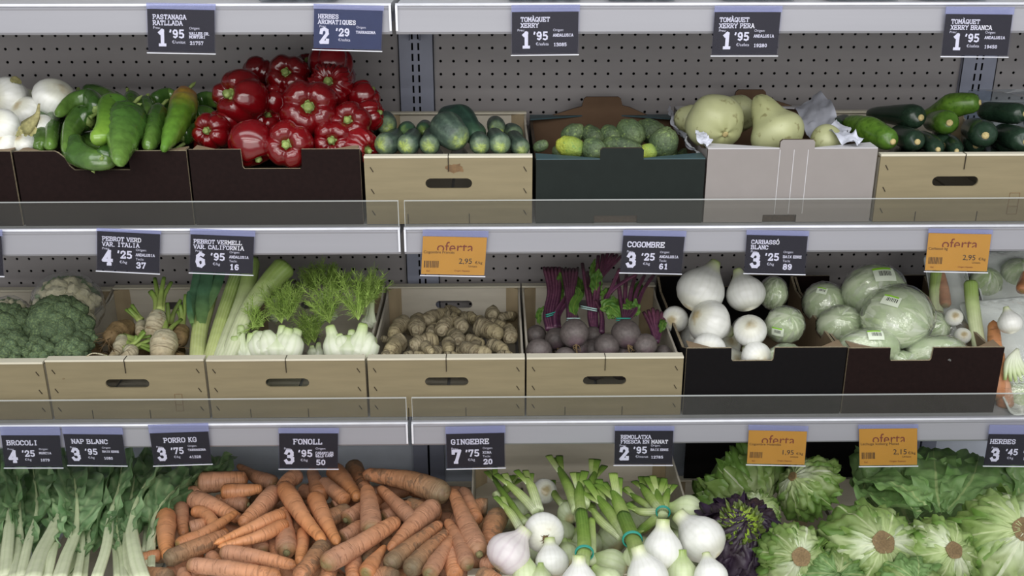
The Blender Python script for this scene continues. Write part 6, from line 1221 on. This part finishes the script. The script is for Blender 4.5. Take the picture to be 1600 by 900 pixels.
# ================================================================== bottom row
# ---- carrots: (pixels along the carrot from crown to tip), radii in pixels, lift above the heap, material, crown, label
HC = Heap(895, 1.57, 735, 2.00)
CL = [
([(309, 755), (345, 752), (388, 749)], 16, 12, .030, CARR, 1, 'thick carrot at the top left, ringed crown facing the chard'),
([(322, 770), (290, 769), (260, 766)], 10, 4, .012, CARR, 0, 'slim carrot at the top left with its tip in the chard'),
([(345, 769), (378, 767), (411, 763)], 12, 7, .038, CARRB, 0, 'pale blunt carrot lying level under the thick top left one'),
([(432, 757), (400, 745), (371, 727)], 12, 5, .020, CARR, 0, 'carrot rising to a tip in front of the grey back panel'),
([(298, 778), (335, 792), (376, 812)], 14, 8, .028, CARR, 0, 'smooth carrot slanting down right below the slim one'),
([(388, 789), (362, 785), (336, 780)], 11, 8, .018, CARR, 1, 'short carrot with a brown crown beside the blunt one'),
([(260, 801), (259, 838), (261, 872)], 14, 8, .030, CARRB, 0, 'upright orange carrot at the left end of the heap'),
([(283, 790), (284, 812), (287, 836)], 11, 7, .016, CARR, 0, 'dull upright carrot next to the leftmost upright one'),
([(300, 799), (320, 802), (338, 822), (352, 838)], 9, 8, .024, CARRB, 0, 'crooked carrot with a rounded stub end at the left'),
([(296, 826), (310, 822), (322, 818)], 11, 9, .014, CARR, 1, 'carrot crown peeking between the left carrots'),
([(275, 853), (318, 834), (372, 799)], 11, 6, .048, CARRB, 0, 'bright carrot crossing up right over the left side'),
([(256, 876), (305, 856), (358, 836)], 13, 12, .040, CARRD, 0, 'long carrot with an earthy dark end at lower left'),
([(252, 867), (225, 871), (195, 874)], 9, 4, .030, CARRB, 0, 'carrot whose tip pokes out furthest left onto the chard'),
([(445, 803), (400, 822), (334, 850)], 11, 5, .062, CARRB, 0, 'upper of two parallel bright carrots at centre left'),
([(450, 817), (400, 840), (340, 855)], 10, 5, .056, CARRB, 0, 'lower of two parallel bright carrots at centre left'),
([(432, 766), (405, 795), (376, 820)], 14, 9, .036, CARR, 0, 'carrot running down left from the crossing point'),
([(442, 758), (470, 803), (507, 848)], 13, 7, .052, CARRB, 0, 'long ringed carrot running down right from the crossing point'),
([(466, 742), (450, 752), (436, 768)], 12, 9, .034, CARR, 0, 'carrot under the FONOLL card slanting down left'),
([(487, 735), (494, 755), (500, 778)], 9, 13, .030, CARR, 0, 'carrot hanging straight down below the FONOLL card'),
([(448, 864), (445, 830), (443, 796)], 16, 10, .036, CARR, 1, 'fat carrot with its round crown facing forward at centre left'),
([(474, 828), (472, 855), (468, 880)], 10, 7, .030, CARRB, 0, 'carrot pointing down right beside the fat crowned one'),
([(344, 862), (400, 870), (463, 884)], 12, 8, .046, CARR, 0, 'carrot lying nearly level across the lower left'),
([(292, 882), (360, 889), (440, 902)], 12, 11, .050, CARR, 0, 'long pinkish carrot along the bottom edge of the photo'),
([(268, 904), (245, 896), (222, 888)], 12, 4, .036, CARRD, 0, 'carrot with a dark tip at the bottom left corner'),
([(410, 862), (405, 845), (398, 830)], 12, 10, .020, CARR, 0, 'short fat carrot behind the parallel pair'),
([(427, 838), (430, 852), (432, 872)], 10, 8, .022, CARR, 0, 'carrot standing left of the fat crowned one'),
([(462, 800), (463, 820), (462, 838)], 9, 7, .018, CARR, 0, 'carrot glimpsed behind the long ringed one'),
([(328, 868), (335, 872), (345, 880)], 9, 7, .020, CARR, 0, 'small carrot under the level one at lower left'),
([(285, 893), (290, 906), (292, 920)], 10, 9, .030, CARR, 0, 'carrot going down out of the frame at lower left'),
([(506, 852), (488, 878), (466, 904)], 14, 12, .042, CARRD, 0, 'dusty carrot slanting down left at the bottom centre'),
([(490, 774), (507, 812), (528, 850)], 13, 7, .050, CARRB, 0, 'carrot right of the long ringed one, tip down right'),
([(503, 752), (525, 770), (541, 783)], 10, 10, .040, CARR, 0, 'blunt carrot behind the upright one under FONOLL'),
([(520, 733), (540, 756), (560, 780)], 14, 8, .034, CARRB, 0, 'carrot falling right from behind the FONOLL card'),
([(551, 727), (560, 745), (570, 765)], 13, 10, .020, CARRD, 0, 'greyish carrot standing highest against the back panel'),
([(700, 775), (640, 752), (566, 740)], 18, 10, .058, CARRD, 0, 'very long thick carrot lying across the top of the heap'),
([(581, 832), (578, 795), (573, 762)], 16, 11, .062, CARR, 1, 'upright carrot at centre with a pale stub on its crown'),
([(650, 818), (622, 790), (592, 762)], 12, 8, .052, CARR, 1, 'carrot slanting to a grey crown right of the upright one'),
([(681, 789), (645, 822), (607, 860)], 15, 7, .050, CARR, 0, 'thick tapered carrot pointing down left at centre right'),
([(504, 884), (560, 852), (624, 812)], 16, 12, .060, CARR, 0, 'longest lower carrot with an earthy rounded left end'),
([(604, 884), (645, 852), (690, 817)], 14, 9, .046, CARRD, 0, 'brown ended carrot, left of the two earthy parallel ones'),
([(638, 893), (668, 862), (700, 832)], 15, 10, .042, CARRD, 0, 'brown ended carrot, right of the two earthy parallel ones'),
([(668, 900), (690, 866), (711, 836)], 13, 8, .044, CARR, 0, 'carrot with a pointed top right of the earthy pair'),
([(731, 886), (718, 848), (698, 813)], 13, 8, .046, CARR, 0, 'carrot bending down right to a grey crown'),
([(749, 866), (728, 818), (706, 764)], 17, 9, .050, CARR, 1, 'tall carrot with a green crown next to the first onion'),
([(723, 766), (734, 790), (744, 815)], 10, 11, .034, CARR, 0, 'carrot behind the tall green crowned one'),
([(762, 793), (750, 792), (738, 798)], 13, 12, .024, CARRD, 0, 'dark carrot end near the onion crate post'),
([(780, 804), (770, 825), (762, 850)], 16, 12, .026, CARRD, 0, 'thick shaded carrot against the white onions'),
([(571, 898), (585, 876), (602, 853)], 13, 5, .044, CARRB, 0, 'small pointed carrot rising between the long lower ones'),
([(540, 813), (556, 802), (600, 775)], 13, 9, .032, CARR, 1, 'carrot with a pale crown left of the upright one'),
([(598, 812), (620, 802), (640, 792)], 13, 12, .026, CARR, 0, 'shaded carrot passing behind the grey crowned one'),
([(545, 798), (520, 808), (492, 822)], 13, 12, .028, CARRD, 0, 'mottled carrot under the blunt one'),
([(533, 842), (550, 832), (568, 822)], 12, 12, .034, CARR, 0, 'carrot tucked left of the upright crowned one'),
([(551, 868), (552, 885), (552, 906)], 13, 10, .032, CARR, 0, 'carrot going down out of the frame at bottom centre'),
([(571, 880), (578, 862), (588, 850)], 9, 8, .030, CARRD, 0, 'dark slim carrot behind the small pointed one'),
([(705, 862), (708, 880), (712, 900)], 15, 12, .030, CARR, 0, 'carrot standing below the bending one at lower right'),
([(752, 880), (765, 882), (775, 884)], 10, 7, .030, CARR, 0, 'small carrot stub below the green crown'),
([(750, 899), (765, 905), (780, 912)], 14, 12, .034, CARRD, 1, 'dark crowned carrot at the bottom right of the heap'),
([(520, 792), (528, 788), (536, 784)], 9, 7, .022, CARR, 0, 'little carrot tip under the carrot falling right'),
([(640, 745), (650, 752), (660, 760)], 6, 3, .020, CARRD, 0, 'thin carrot tip behind the very long thick one'),
([(470, 766), (485, 770), (500, 776)], 10, 9, .014, CARR, 0, 'carrot filling the gap under the hanging one'),
([(635, 790), (665, 800), (690, 805)], 14, 11, .022, CARRD, 0, 'shaded carrot beneath the very long thick one'),
([(615, 862), (600, 840), (590, 825)], 12, 9, .024, CARRD, 0, 'dark carrot low between the long lower ones'),
([(520, 870), (515, 890), (510, 910)], 12, 10, .034, CARRD, 0, 'brown carrot at the bottom left of centre'),
([(620, 905), (600, 898), (580, 905)], 13, 11, .032, CARRD, 0, 'dark carrot along the bottom edge at centre'),
([(405, 905), (395, 893), (385, 880)], 12, 9, .024, CARR, 0, 'carrot beneath the long pinkish one'),
([(330, 905), (345, 898), (360, 893)], 12, 9, .028, CARRD, 0, 'dark carrot at the bottom below the pinkish one'),
]
for k, (pp, r0, r1, lf, m_, cr_, lab) in enumerate(CL):
    p = [HC(u, v, lf - .012 + (.0 if i != 1 else .002)) for i, (u, v) in enumerate(pp)]; s = mpp(p[0]); carrot(p, r0 * 1.08 * s, r1 * 1.08 * s, m_, lab, crown=bool(cr_), seed=k)
def fc(p, R_):
    a = R_.uniform(0, pi); d = np.array((cos(a), sin(a) * .8, -HC.k * 0)) * .07; carrot([p - d, p, p + d * .9], R_.uniform(.015, .019), .009, R_.choice([CARR, CARR, CARRD]), 'carrot in the shaded lower layer of the heap', 'carrots underneath the heap', crown=False, seed=R_.randint(0, 99))
fill((275, 745, 775, 925), HC, 44, -.022, fc, 11)
fill((290, 735, 790, 925), HC, 52, -.058, fc, 12)
# ---- chard
HD = Heap(895, 1.56, 722, 2.03)
def chard(leaves, lab, seed=0):
    c = HD(*leaves[0][0][0]); t = Thing('chard_bunch', lab, 'chard', 'chard bunches', c)
    for k, L in enumerate(leaves):
        (pts, sw, bw_, t0, lf) = L; p = [HD(u, v, lf + .006 * math.sin(i * 2.1 + k)) for i, (u, v) in enumerate(pts)]; s = mpp(p[0]); N = HD.n
        st = t.part('stalk', tube(p, [(0, sw * s), (t0, sw * s * .85), (.5, sw * s * .5), (.75, sw * s * .22), (1, sw * s * .08)], 26, 12, lambda th, tt: 1 + .08 * cos(2 * th), N, .5), CHARDS, 'pale green white rib')
        C = spline(p, 40); q = C[int(t0 * 36):] - N * .003; q = [q[i] for i in np.linspace(0, len(q) - 1, 6).astype(int)]; W = bw_ * s * 1.5; t0 = max(.12, t0 - .12)
        t.part('blade', leaf(q, N + vd(.25 * ((k % 3) - 1), 0, 0), [(0, W * .10), (.18, W * .42), (.45, W * .85), (.75, W), (1, W * .75)], .010, 7, .10, 50, 23, seed * 7 + k, lift=.001, jag=.25, noisy=.9), CHARD)
    return t
chard([([(7, 900), (14, 830), (16, 775), (20, 705)], 10, 26, .35, .0), ([(-20, 900), (-12, 830), (-5, 770), (-2, 700)], 10, 30, .3, .004)], 'chard bunch at the left edge with a slender white rib', 1)
chard([([(33, 900), (45, 845), (58, 790), (50, 720)], 8, 34, .35, .008), ([(50, 905), (66, 860), (90, 812), (100, 760), (95, 705)], 13, 30, .50, .030), ([(20, 905), (30, 850), (30, 790), (24, 715)], 8, 26, .4, .0)], 'chard bunch with the widest smooth white stalk', 2)
chard([([(73, 902), (80, 870), (87, 840), (92, 790)], 8, 20, .6, .026), ([(92, 905), (104, 868), (118, 830), (120, 780), (112, 720)], 11, 32, .45, .028), ([(120, 902), (128, 850), (125, 790), (118, 712)], 7, 40, .25, .016), ([(130, 905), (138, 845), (148, 780), (142, 710)], 6, 34, .2, .006)], 'chard bunch under the NAP BLANC card with large crumpled leaves', 3)
chard([([(150, 905), (166, 855), (174, 800), (186, 760), (192, 712)], 9, 30, .35, .034), ([(185, 905), (182, 860), (176, 810), (168, 760), (164, 715)], 7, 30, .3, .010), ([(196, 905), (192, 870), (184, 840), (182, 805)], 7, 16, .5, .022)], 'chard bunch with a bright forked white rib in the middle', 4)
chard([([(222, 905), (210, 860), (206, 815), (222, 765), (262, 712)], 12, 26, .40, .042), ([(205, 905), (198, 860), (200, 810), (208, 760), (216, 712)], 8, 30, .3, .020), ([(236, 890), (238, 850), (240, 810), (262, 775), (300, 742)], 6, 26, .25, .018)], 'chard bunch leaning right with a curved white rib', 5)
chard([([(232, 880), (240, 830), (270, 775), (315, 745), (352, 722)], 7, 32, .2, .010), ([(250, 870), (262, 810), (290, 770), (330, 735), (345, 712)], 5, 26, .2, .0), ([(228, 860), (232, 800), (240, 750), (248, 712)], 6, 30, .2, .0)], 'rightmost chard bunch whose leaves lie behind the carrots', 6)
for k, (pts, w) in enumerate([([(40, 930), (60, 870), (80, 790), (60, 700)], 44), ([(100, 930), (120, 870), (150, 790), (160, 700)], 44), ([(180, 930), (200, 860), (215, 790), (225, 705)], 44), ([(0, 930), (5, 870), (0, 790), (-5, 700)], 44), ([(210, 900), (235, 860), (262, 800), (290, 730)], 40)]):
    chard([(pts, 8, w * .7, .2, -.022)], 'single dark chard leaf lying underneath the bunches', 70 + k)
chard([([(-60, 900), (-50, 830), (-45, 770), (-50, 710)], 10, 32, .3, .0)], 'chard bunch just outside the left edge', 8)
# ---- bunched white onions with green tops
HW = Heap(880, 1.60, 720, 2.02)
def wp(u, v, lf=0): return HW(u, v, lf)
def bunch(lab, bulbs, stems, tie=None, seed=0, mat=WHITE, extra=()):
    c = wp(bulbs[0][0], bulbs[0][1]); t = Thing('onion_bunch', lab, 'onion', 'white onions with green tops', c - np.array((0, 0, .04))); R_ = random.Random(seed)
    for (u, v, r, root_, neck, lf, m_, rts) in bulbs:
        c = wp(u, v, lf); R = r * mpp(c); d = vd(*root_)
        onion('onion', c + d * R * .96, c - d * R * neck, R, m_, None, None, rts, thing=t, nw=.34 if stems else .24)
    for (pts, r, cutend, m_, nl) in stems:
        p = [wp(*q) for q in pts]; s = mpp(p[0]); t.part('stalk', tube(p, [(0, r * s), (.6, r * s * .95), (1, r * s * (.55 if nl else .9))], 16, 14, lambda th, tt: 1 + .05 * sin(4 * th), HW.n, .8), m_)
        if nl:                                                      # fan of flattened cut leaves at the end
            d = unit(p[-1] - p[-2]); side = unit(np.cross(d, HW.n)); L = cutend * s * 1.35
            for k in range(nl):
                a = (k - (nl - 1) / 2) * .20 + R_.uniform(-.04, .04); e = unit(d + side * a + HW.n * R_.uniform(-.1, .25)); b = p[-1] - d * L * .40 + side * a * .008
                t.part('green_leaf', tube([b, b + e * L * .5, b + e * L * R_.uniform(.9, 1.1)], [(0, r * s * .6), (.5, r * s * .62), (1, r * s * .72)], 12, 12, lambda th, tt: 1 + .12 * sin(3 * th), HW.n, .32), ONTOP if (k + seed) % 3 else ONTOPL)
    if tie: c = wp(*tie[0]); s = mpp(c); ax_ = wp(tie[0][0] - tie[2] * 10, tie[0][1] - 10, tie[0][2]) - c; t.part('tie', join([ring(c + unit(ax_) * (.0018 * k), ax_, tie[1] * 1.06 * s, .0016, .9) for k in (-1, 1)]), TIE, 'teal rubber band')
    return t
bunch('white onion facing forward with a dark root, three leeklike tops spread up left', [(849, 830, 32, (.08, -.12, 1), 1.1, .058, WHITE, True), (862, 876, 27, (.1, -.9, .4), 1.3, .032, WHITE, True)],
      [([(838, 800, .04), (815, 775, .045), (790, 752, .05)], 8, 22, ONTOPL, 3), ([(842, 798, .04), (832, 765, .05), (823, 748, .055)], 8, 26, ONTOPL, 4), ([(812, 825, .03), (800, 805, .04), (786, 788, .045)], 7, 22, ONTOPL, 3)], None, 1)
bunch('lilac tinged big onion at the left beside the carrots', [(797, 862, 36, (-.55, -.7, .3), 1.2, .050, WHITEL, True)], [([(775, 775, .02), (790, 765, .02), (800, 755, .02)], 8, 20, ONTOP, 3), ([(822, 818, .03), (806, 800, .032), (770, 745, .035)], 7, 24, ONTOP, 3)], None, 2)
bunch('banded onion stalk standing tall at centre with fanned dark green tops', [(905, 912, 30, (0, -1, .2), 1.45, .050, WHITE, False)],
      [([(908, 890, .052), (913, 850, .052), (908, 800, .052)], 12, 30, ONTOP, 0), ([(908, 812, .048), (905, 780, .05), (906, 755, .055)], 10, 34, ONTOP, 3), ([(902, 800, .045), (888, 760, .045), (872, 730, .045)], 9, 34, ONTOP, 3), ([(912, 790, .045), (922, 760, .05), (930, 738, .055)], 9, 34, ONTOP, 3), ([(925, 880, .03), (925, 840, .035), (924, 812, .04)], 7, 20, ONTOPL, 0)], ((913, 864, .053), 13, .05), 3)
bunch('banded onion bunch right of centre with two broad fans leaning left', [(1012, 902, 33, (.3, -.9, .3), 1.5, .055, WHITE, False), (990, 870, 18, (0, -1, .2), 1.4, .035, WHITEG, False)],
      [([(999, 875, .062), (988, 840, .062), (974, 805, .062)], 13, 10, ONTOP, 0), ([(984, 828, .055), (968, 790, .06), (958, 768, .065)], 11, 44, ONTOP, 4), ([(978, 835, .045), (952, 800, .05), (932, 775, .055)], 10, 40, ONTOP, 4), ([(972, 840, .035), (940, 815, .035), (925, 795, .035)], 8, 24, ONTOPL, 3)], ((988, 843, .063), 14, .25), 4)
bunch('trio of round white onions tied at their necks on the right', [(1035, 862, 32, (-.05, -1, .25), 1.55, .055, WHITE, False), (1097, 843, 37, (.55, -.55, .5), 1.5, .058, WHITE, False), (1075, 797, 24, (1, -.1, .2), 1.5, .030, WHITEG, False)],
      [([(1036, 806, .045), (1030, 785, .045), (1026, 765, .048)], 8, 34, ONTOP, 4), ([(1034, 800, .045), (1015, 775, .042), (1002, 758, .042)], 9, 20, ONTOP, 3), ([(1036, 800, .04), (1040, 780, .045), (1044, 765, .048)], 7, 26, ONTOP, 3), ([(1030, 800, .04), (1005, 800, .04), (990, 796, .04)], 8, 16, ONTOPL, 3), ([(1030, 806, .035), (1010, 822, .03), (996, 832, .03)], 8, 18, ONTOP, 3), ([(1022, 795, .03), (1000, 782, .03), (985, 772, .03)], 7, 20, ONTOP, 2)], ((1036, 800, .05), 10, .1), 5)
bunch('white onion cut by the bottom edge beside the purple lettuce', [(1110, 898, 27, (.1, -.8, .5), 1.3, .045, WHITE, False)], [], None, 6)
bunch('greenish onion neck low between the right hand onions', [(1066, 898, 24, (0, -1, .2), 1.6, .030, WHITEG, False)], [([(1072, 865, .03), (1076, 850, .03), (1080, 838, .03)], 8, 10, ONTOPL, 0)], None, 7)
bunch('pale green onion lying on its side at the centre bottom', [(958, 882, 24, (1, -.3, .2), 1.7, .020, WHITEG, False)], [], None, 8)
bunch('onion cut by the bottom edge right of the tall stalk', [(948, 908, 24, (.6, -.6, .4), 1.3, .036, WHITEG, False)], [], None, 9)
bunch('round onion lying at the back left behind the spread tops', [(850, 768, 20, (.2, .3, .8), 1.1, -.005, WHITE, False)], [], None, 10)
bunch('dull onion in the shade at the back, left of the tall stalk', [(888, 800, 19, (.2, -.4, .8), 1.2, -.01, WHITEG, False), (886, 865, 20, (.2, -.7, .6), 1.2, .010, WHITEG, False)], [([(880, 790, .0), (868, 775, .0), (862, 760, .0)], 6, 20, ONTOP, 3)], None, 11)
bunch('greenish onions at the bottom left under the forward facing one', [(822, 898, 22, (0, -1, .3), 1.5, .020, WHITEG, False), (845, 905, 18, (0, -1, .3), 1.4, .020, WHITEG, False)], [], None, 12)
for k, (u, v) in enumerate([(800, 800), (835, 830), (875, 835), (915, 850), (955, 840), (1000, 860), (1060, 850), (1100, 870), (960, 800), (1000, 810), (1060, 830), (840, 860), (900, 870)]):
    bunch('white onion in the hidden lower layer under the bunches', [(u, v, 26, (.3, -.5, .6), 1.2, -.045, WHITEG, False)], [], None, 20 + k)
# ---- lettuces
HL = Heap(880, 1.60, 730, 2.04)
def lt(u, v, rx, ry, pole, lab, lift=0, seed=0, **k):
    c = HL(u, v, lift); s = mpp(c); p = vd(*pole); a = unit(_R - p * (_R @ p)); b = np.cross(p, a); return lettuce(c, (a * rx * s, b * ry * s, p * (rx + ry) / 2 * s * .85), lab, seed=seed, **k)
lt(1240, 872, 48, 46, (.02, .28, .95), 'green lettuce, leftmost in the front row, brown stem facing out', .03, 1, stem=.0165)
lt(1358, 858, 68, 62, (.08, .40, .9), 'big green lettuce with a round ringed stem, second in the front row', .035, 2, stem=.020)
lt(1468, 866, 52, 50, (.12, .36, .9), 'smaller green lettuce with a ragged pinkish stem', .03, 3, stem=.015)
lt(1580, 848, 80, 74, (-.08, .50, .85), 'largest green lettuce at the right edge with a brown cut stem', .035, 4, stem=.022)
lt(1262, 762, 46, 42, (-.75, .55, .45), 'light green lettuce at the back left, stem end under the 1,95 card', .03, 5, stem=.010)
lt(1155, 752, 66, 50, (.3, -.3, .2), 'frilly light green lettuce at the back beside the onion crate', .01, 6, stem=0, ruf=.16, mats=(LETT, LETTP))
lt(1432, 756, 84, 56, (-.1, -.55, .1), 'dark green leafy lettuce lying at the back under the 2,15 card', .01, 7, stem=0, mats=(LETTG, LETTG), ruf=.12)
lt(1560, 760, 62, 46, (.2, -.5, .2), 'green lettuce at the back under the HERBES card', .0, 8, stem=0, mats=(LETTG, LETT))
lt(1185, 800, 30, 30, (0, .5, .6), 'small patch of lettuce between the frilly one and the purple one', .01, 9, stem=0)
lt(1300, 905, 46, 40, (0, .4, .8), 'lettuce mostly below the frame between the two front ones', .01, 10, stem=0, mats=(LETTG, LETT))
lt(1420, 915, 46, 40, (0, .4, .8), 'lettuce below the frame left of the ragged stem', .01, 11, stem=0, mats=(LETTG, LETT))
t = lt(1160, 838, 56, 56, (.1, .7, .6), 'purple frilled lettuce with a lime green centre', .025, 12, stem=0, mats=(LETTD, LETTD), core=LETTD, ruf=.20, per=8, rings=3)
c = HL(1160, 838, .025); s = mpp(c); p = vd(-.2, .55, .7); a = unit(_R - p * (_R @ p)); b = np.cross(p, a)
for k in range(7): t.part('inner_leaf', hleaf(c, (a * 52 * s, b * 52 * s, p * 48 * s), 2 * pi * k / 7, .75, .05, .60, .98, 1.08, .20, 50 + k, 20, 23, wp=[(0, .6), (.4, .9), (1, 1)], fold=.12), LETTY, 'lime green inner leaf')
def ribleaf(t, pts, w, lift, mat, seed, ruf=.012): q = [HL(u, v, lift + l) for u, v, l in pts]; s = mpp(q[0]); t.part('leaf', leaf(q, HL.n, [(0, w * s * .15), (.25, w * s * .6), (.6, w * s), (.9, w * s * .85), (1, w * s * .5)], ruf, 6, .15, 40, 17, seed, jag=.3, noisy=.6), mat)
t = Thing('loose_lettuce_leaves', 'broad dark green leaves with pale midribs draped over the back lettuce', 'lettuce leaves', None, HL(1450, 770, .05))
ribleaf(t, [(1470, 800, .03), (1464, 770, .05), (1462, 740, .06), (1458, 700, .06)], 46, .02, LETTG, 1)
ribleaf(t, [(1455, 800, .03), (1430, 775, .05), (1395, 755, .05), (1345, 748, .03)], 40, .02, LETTG, 2)
ribleaf(t, [(1478, 800, .03), (1500, 775, .05), (1520, 745, .06), (1530, 712, .05)], 42, .02, LETTG, 3)
ribleaf(t, [(1440, 800, .04), (1410, 790, .05), (1380, 780, .04), (1350, 765, .03)], 34, .01, LETTG, 4)

xa, xb = X(1070, 720, 2.09), X(1352, 720, 2.09)
solo('cardboard_sheet', box(xa, xb, 2.088, 2.093, .3255, .432), CARDK, 'black cardboard sheet standing upright behind the lettuces', 'cardboard', smooth=False)
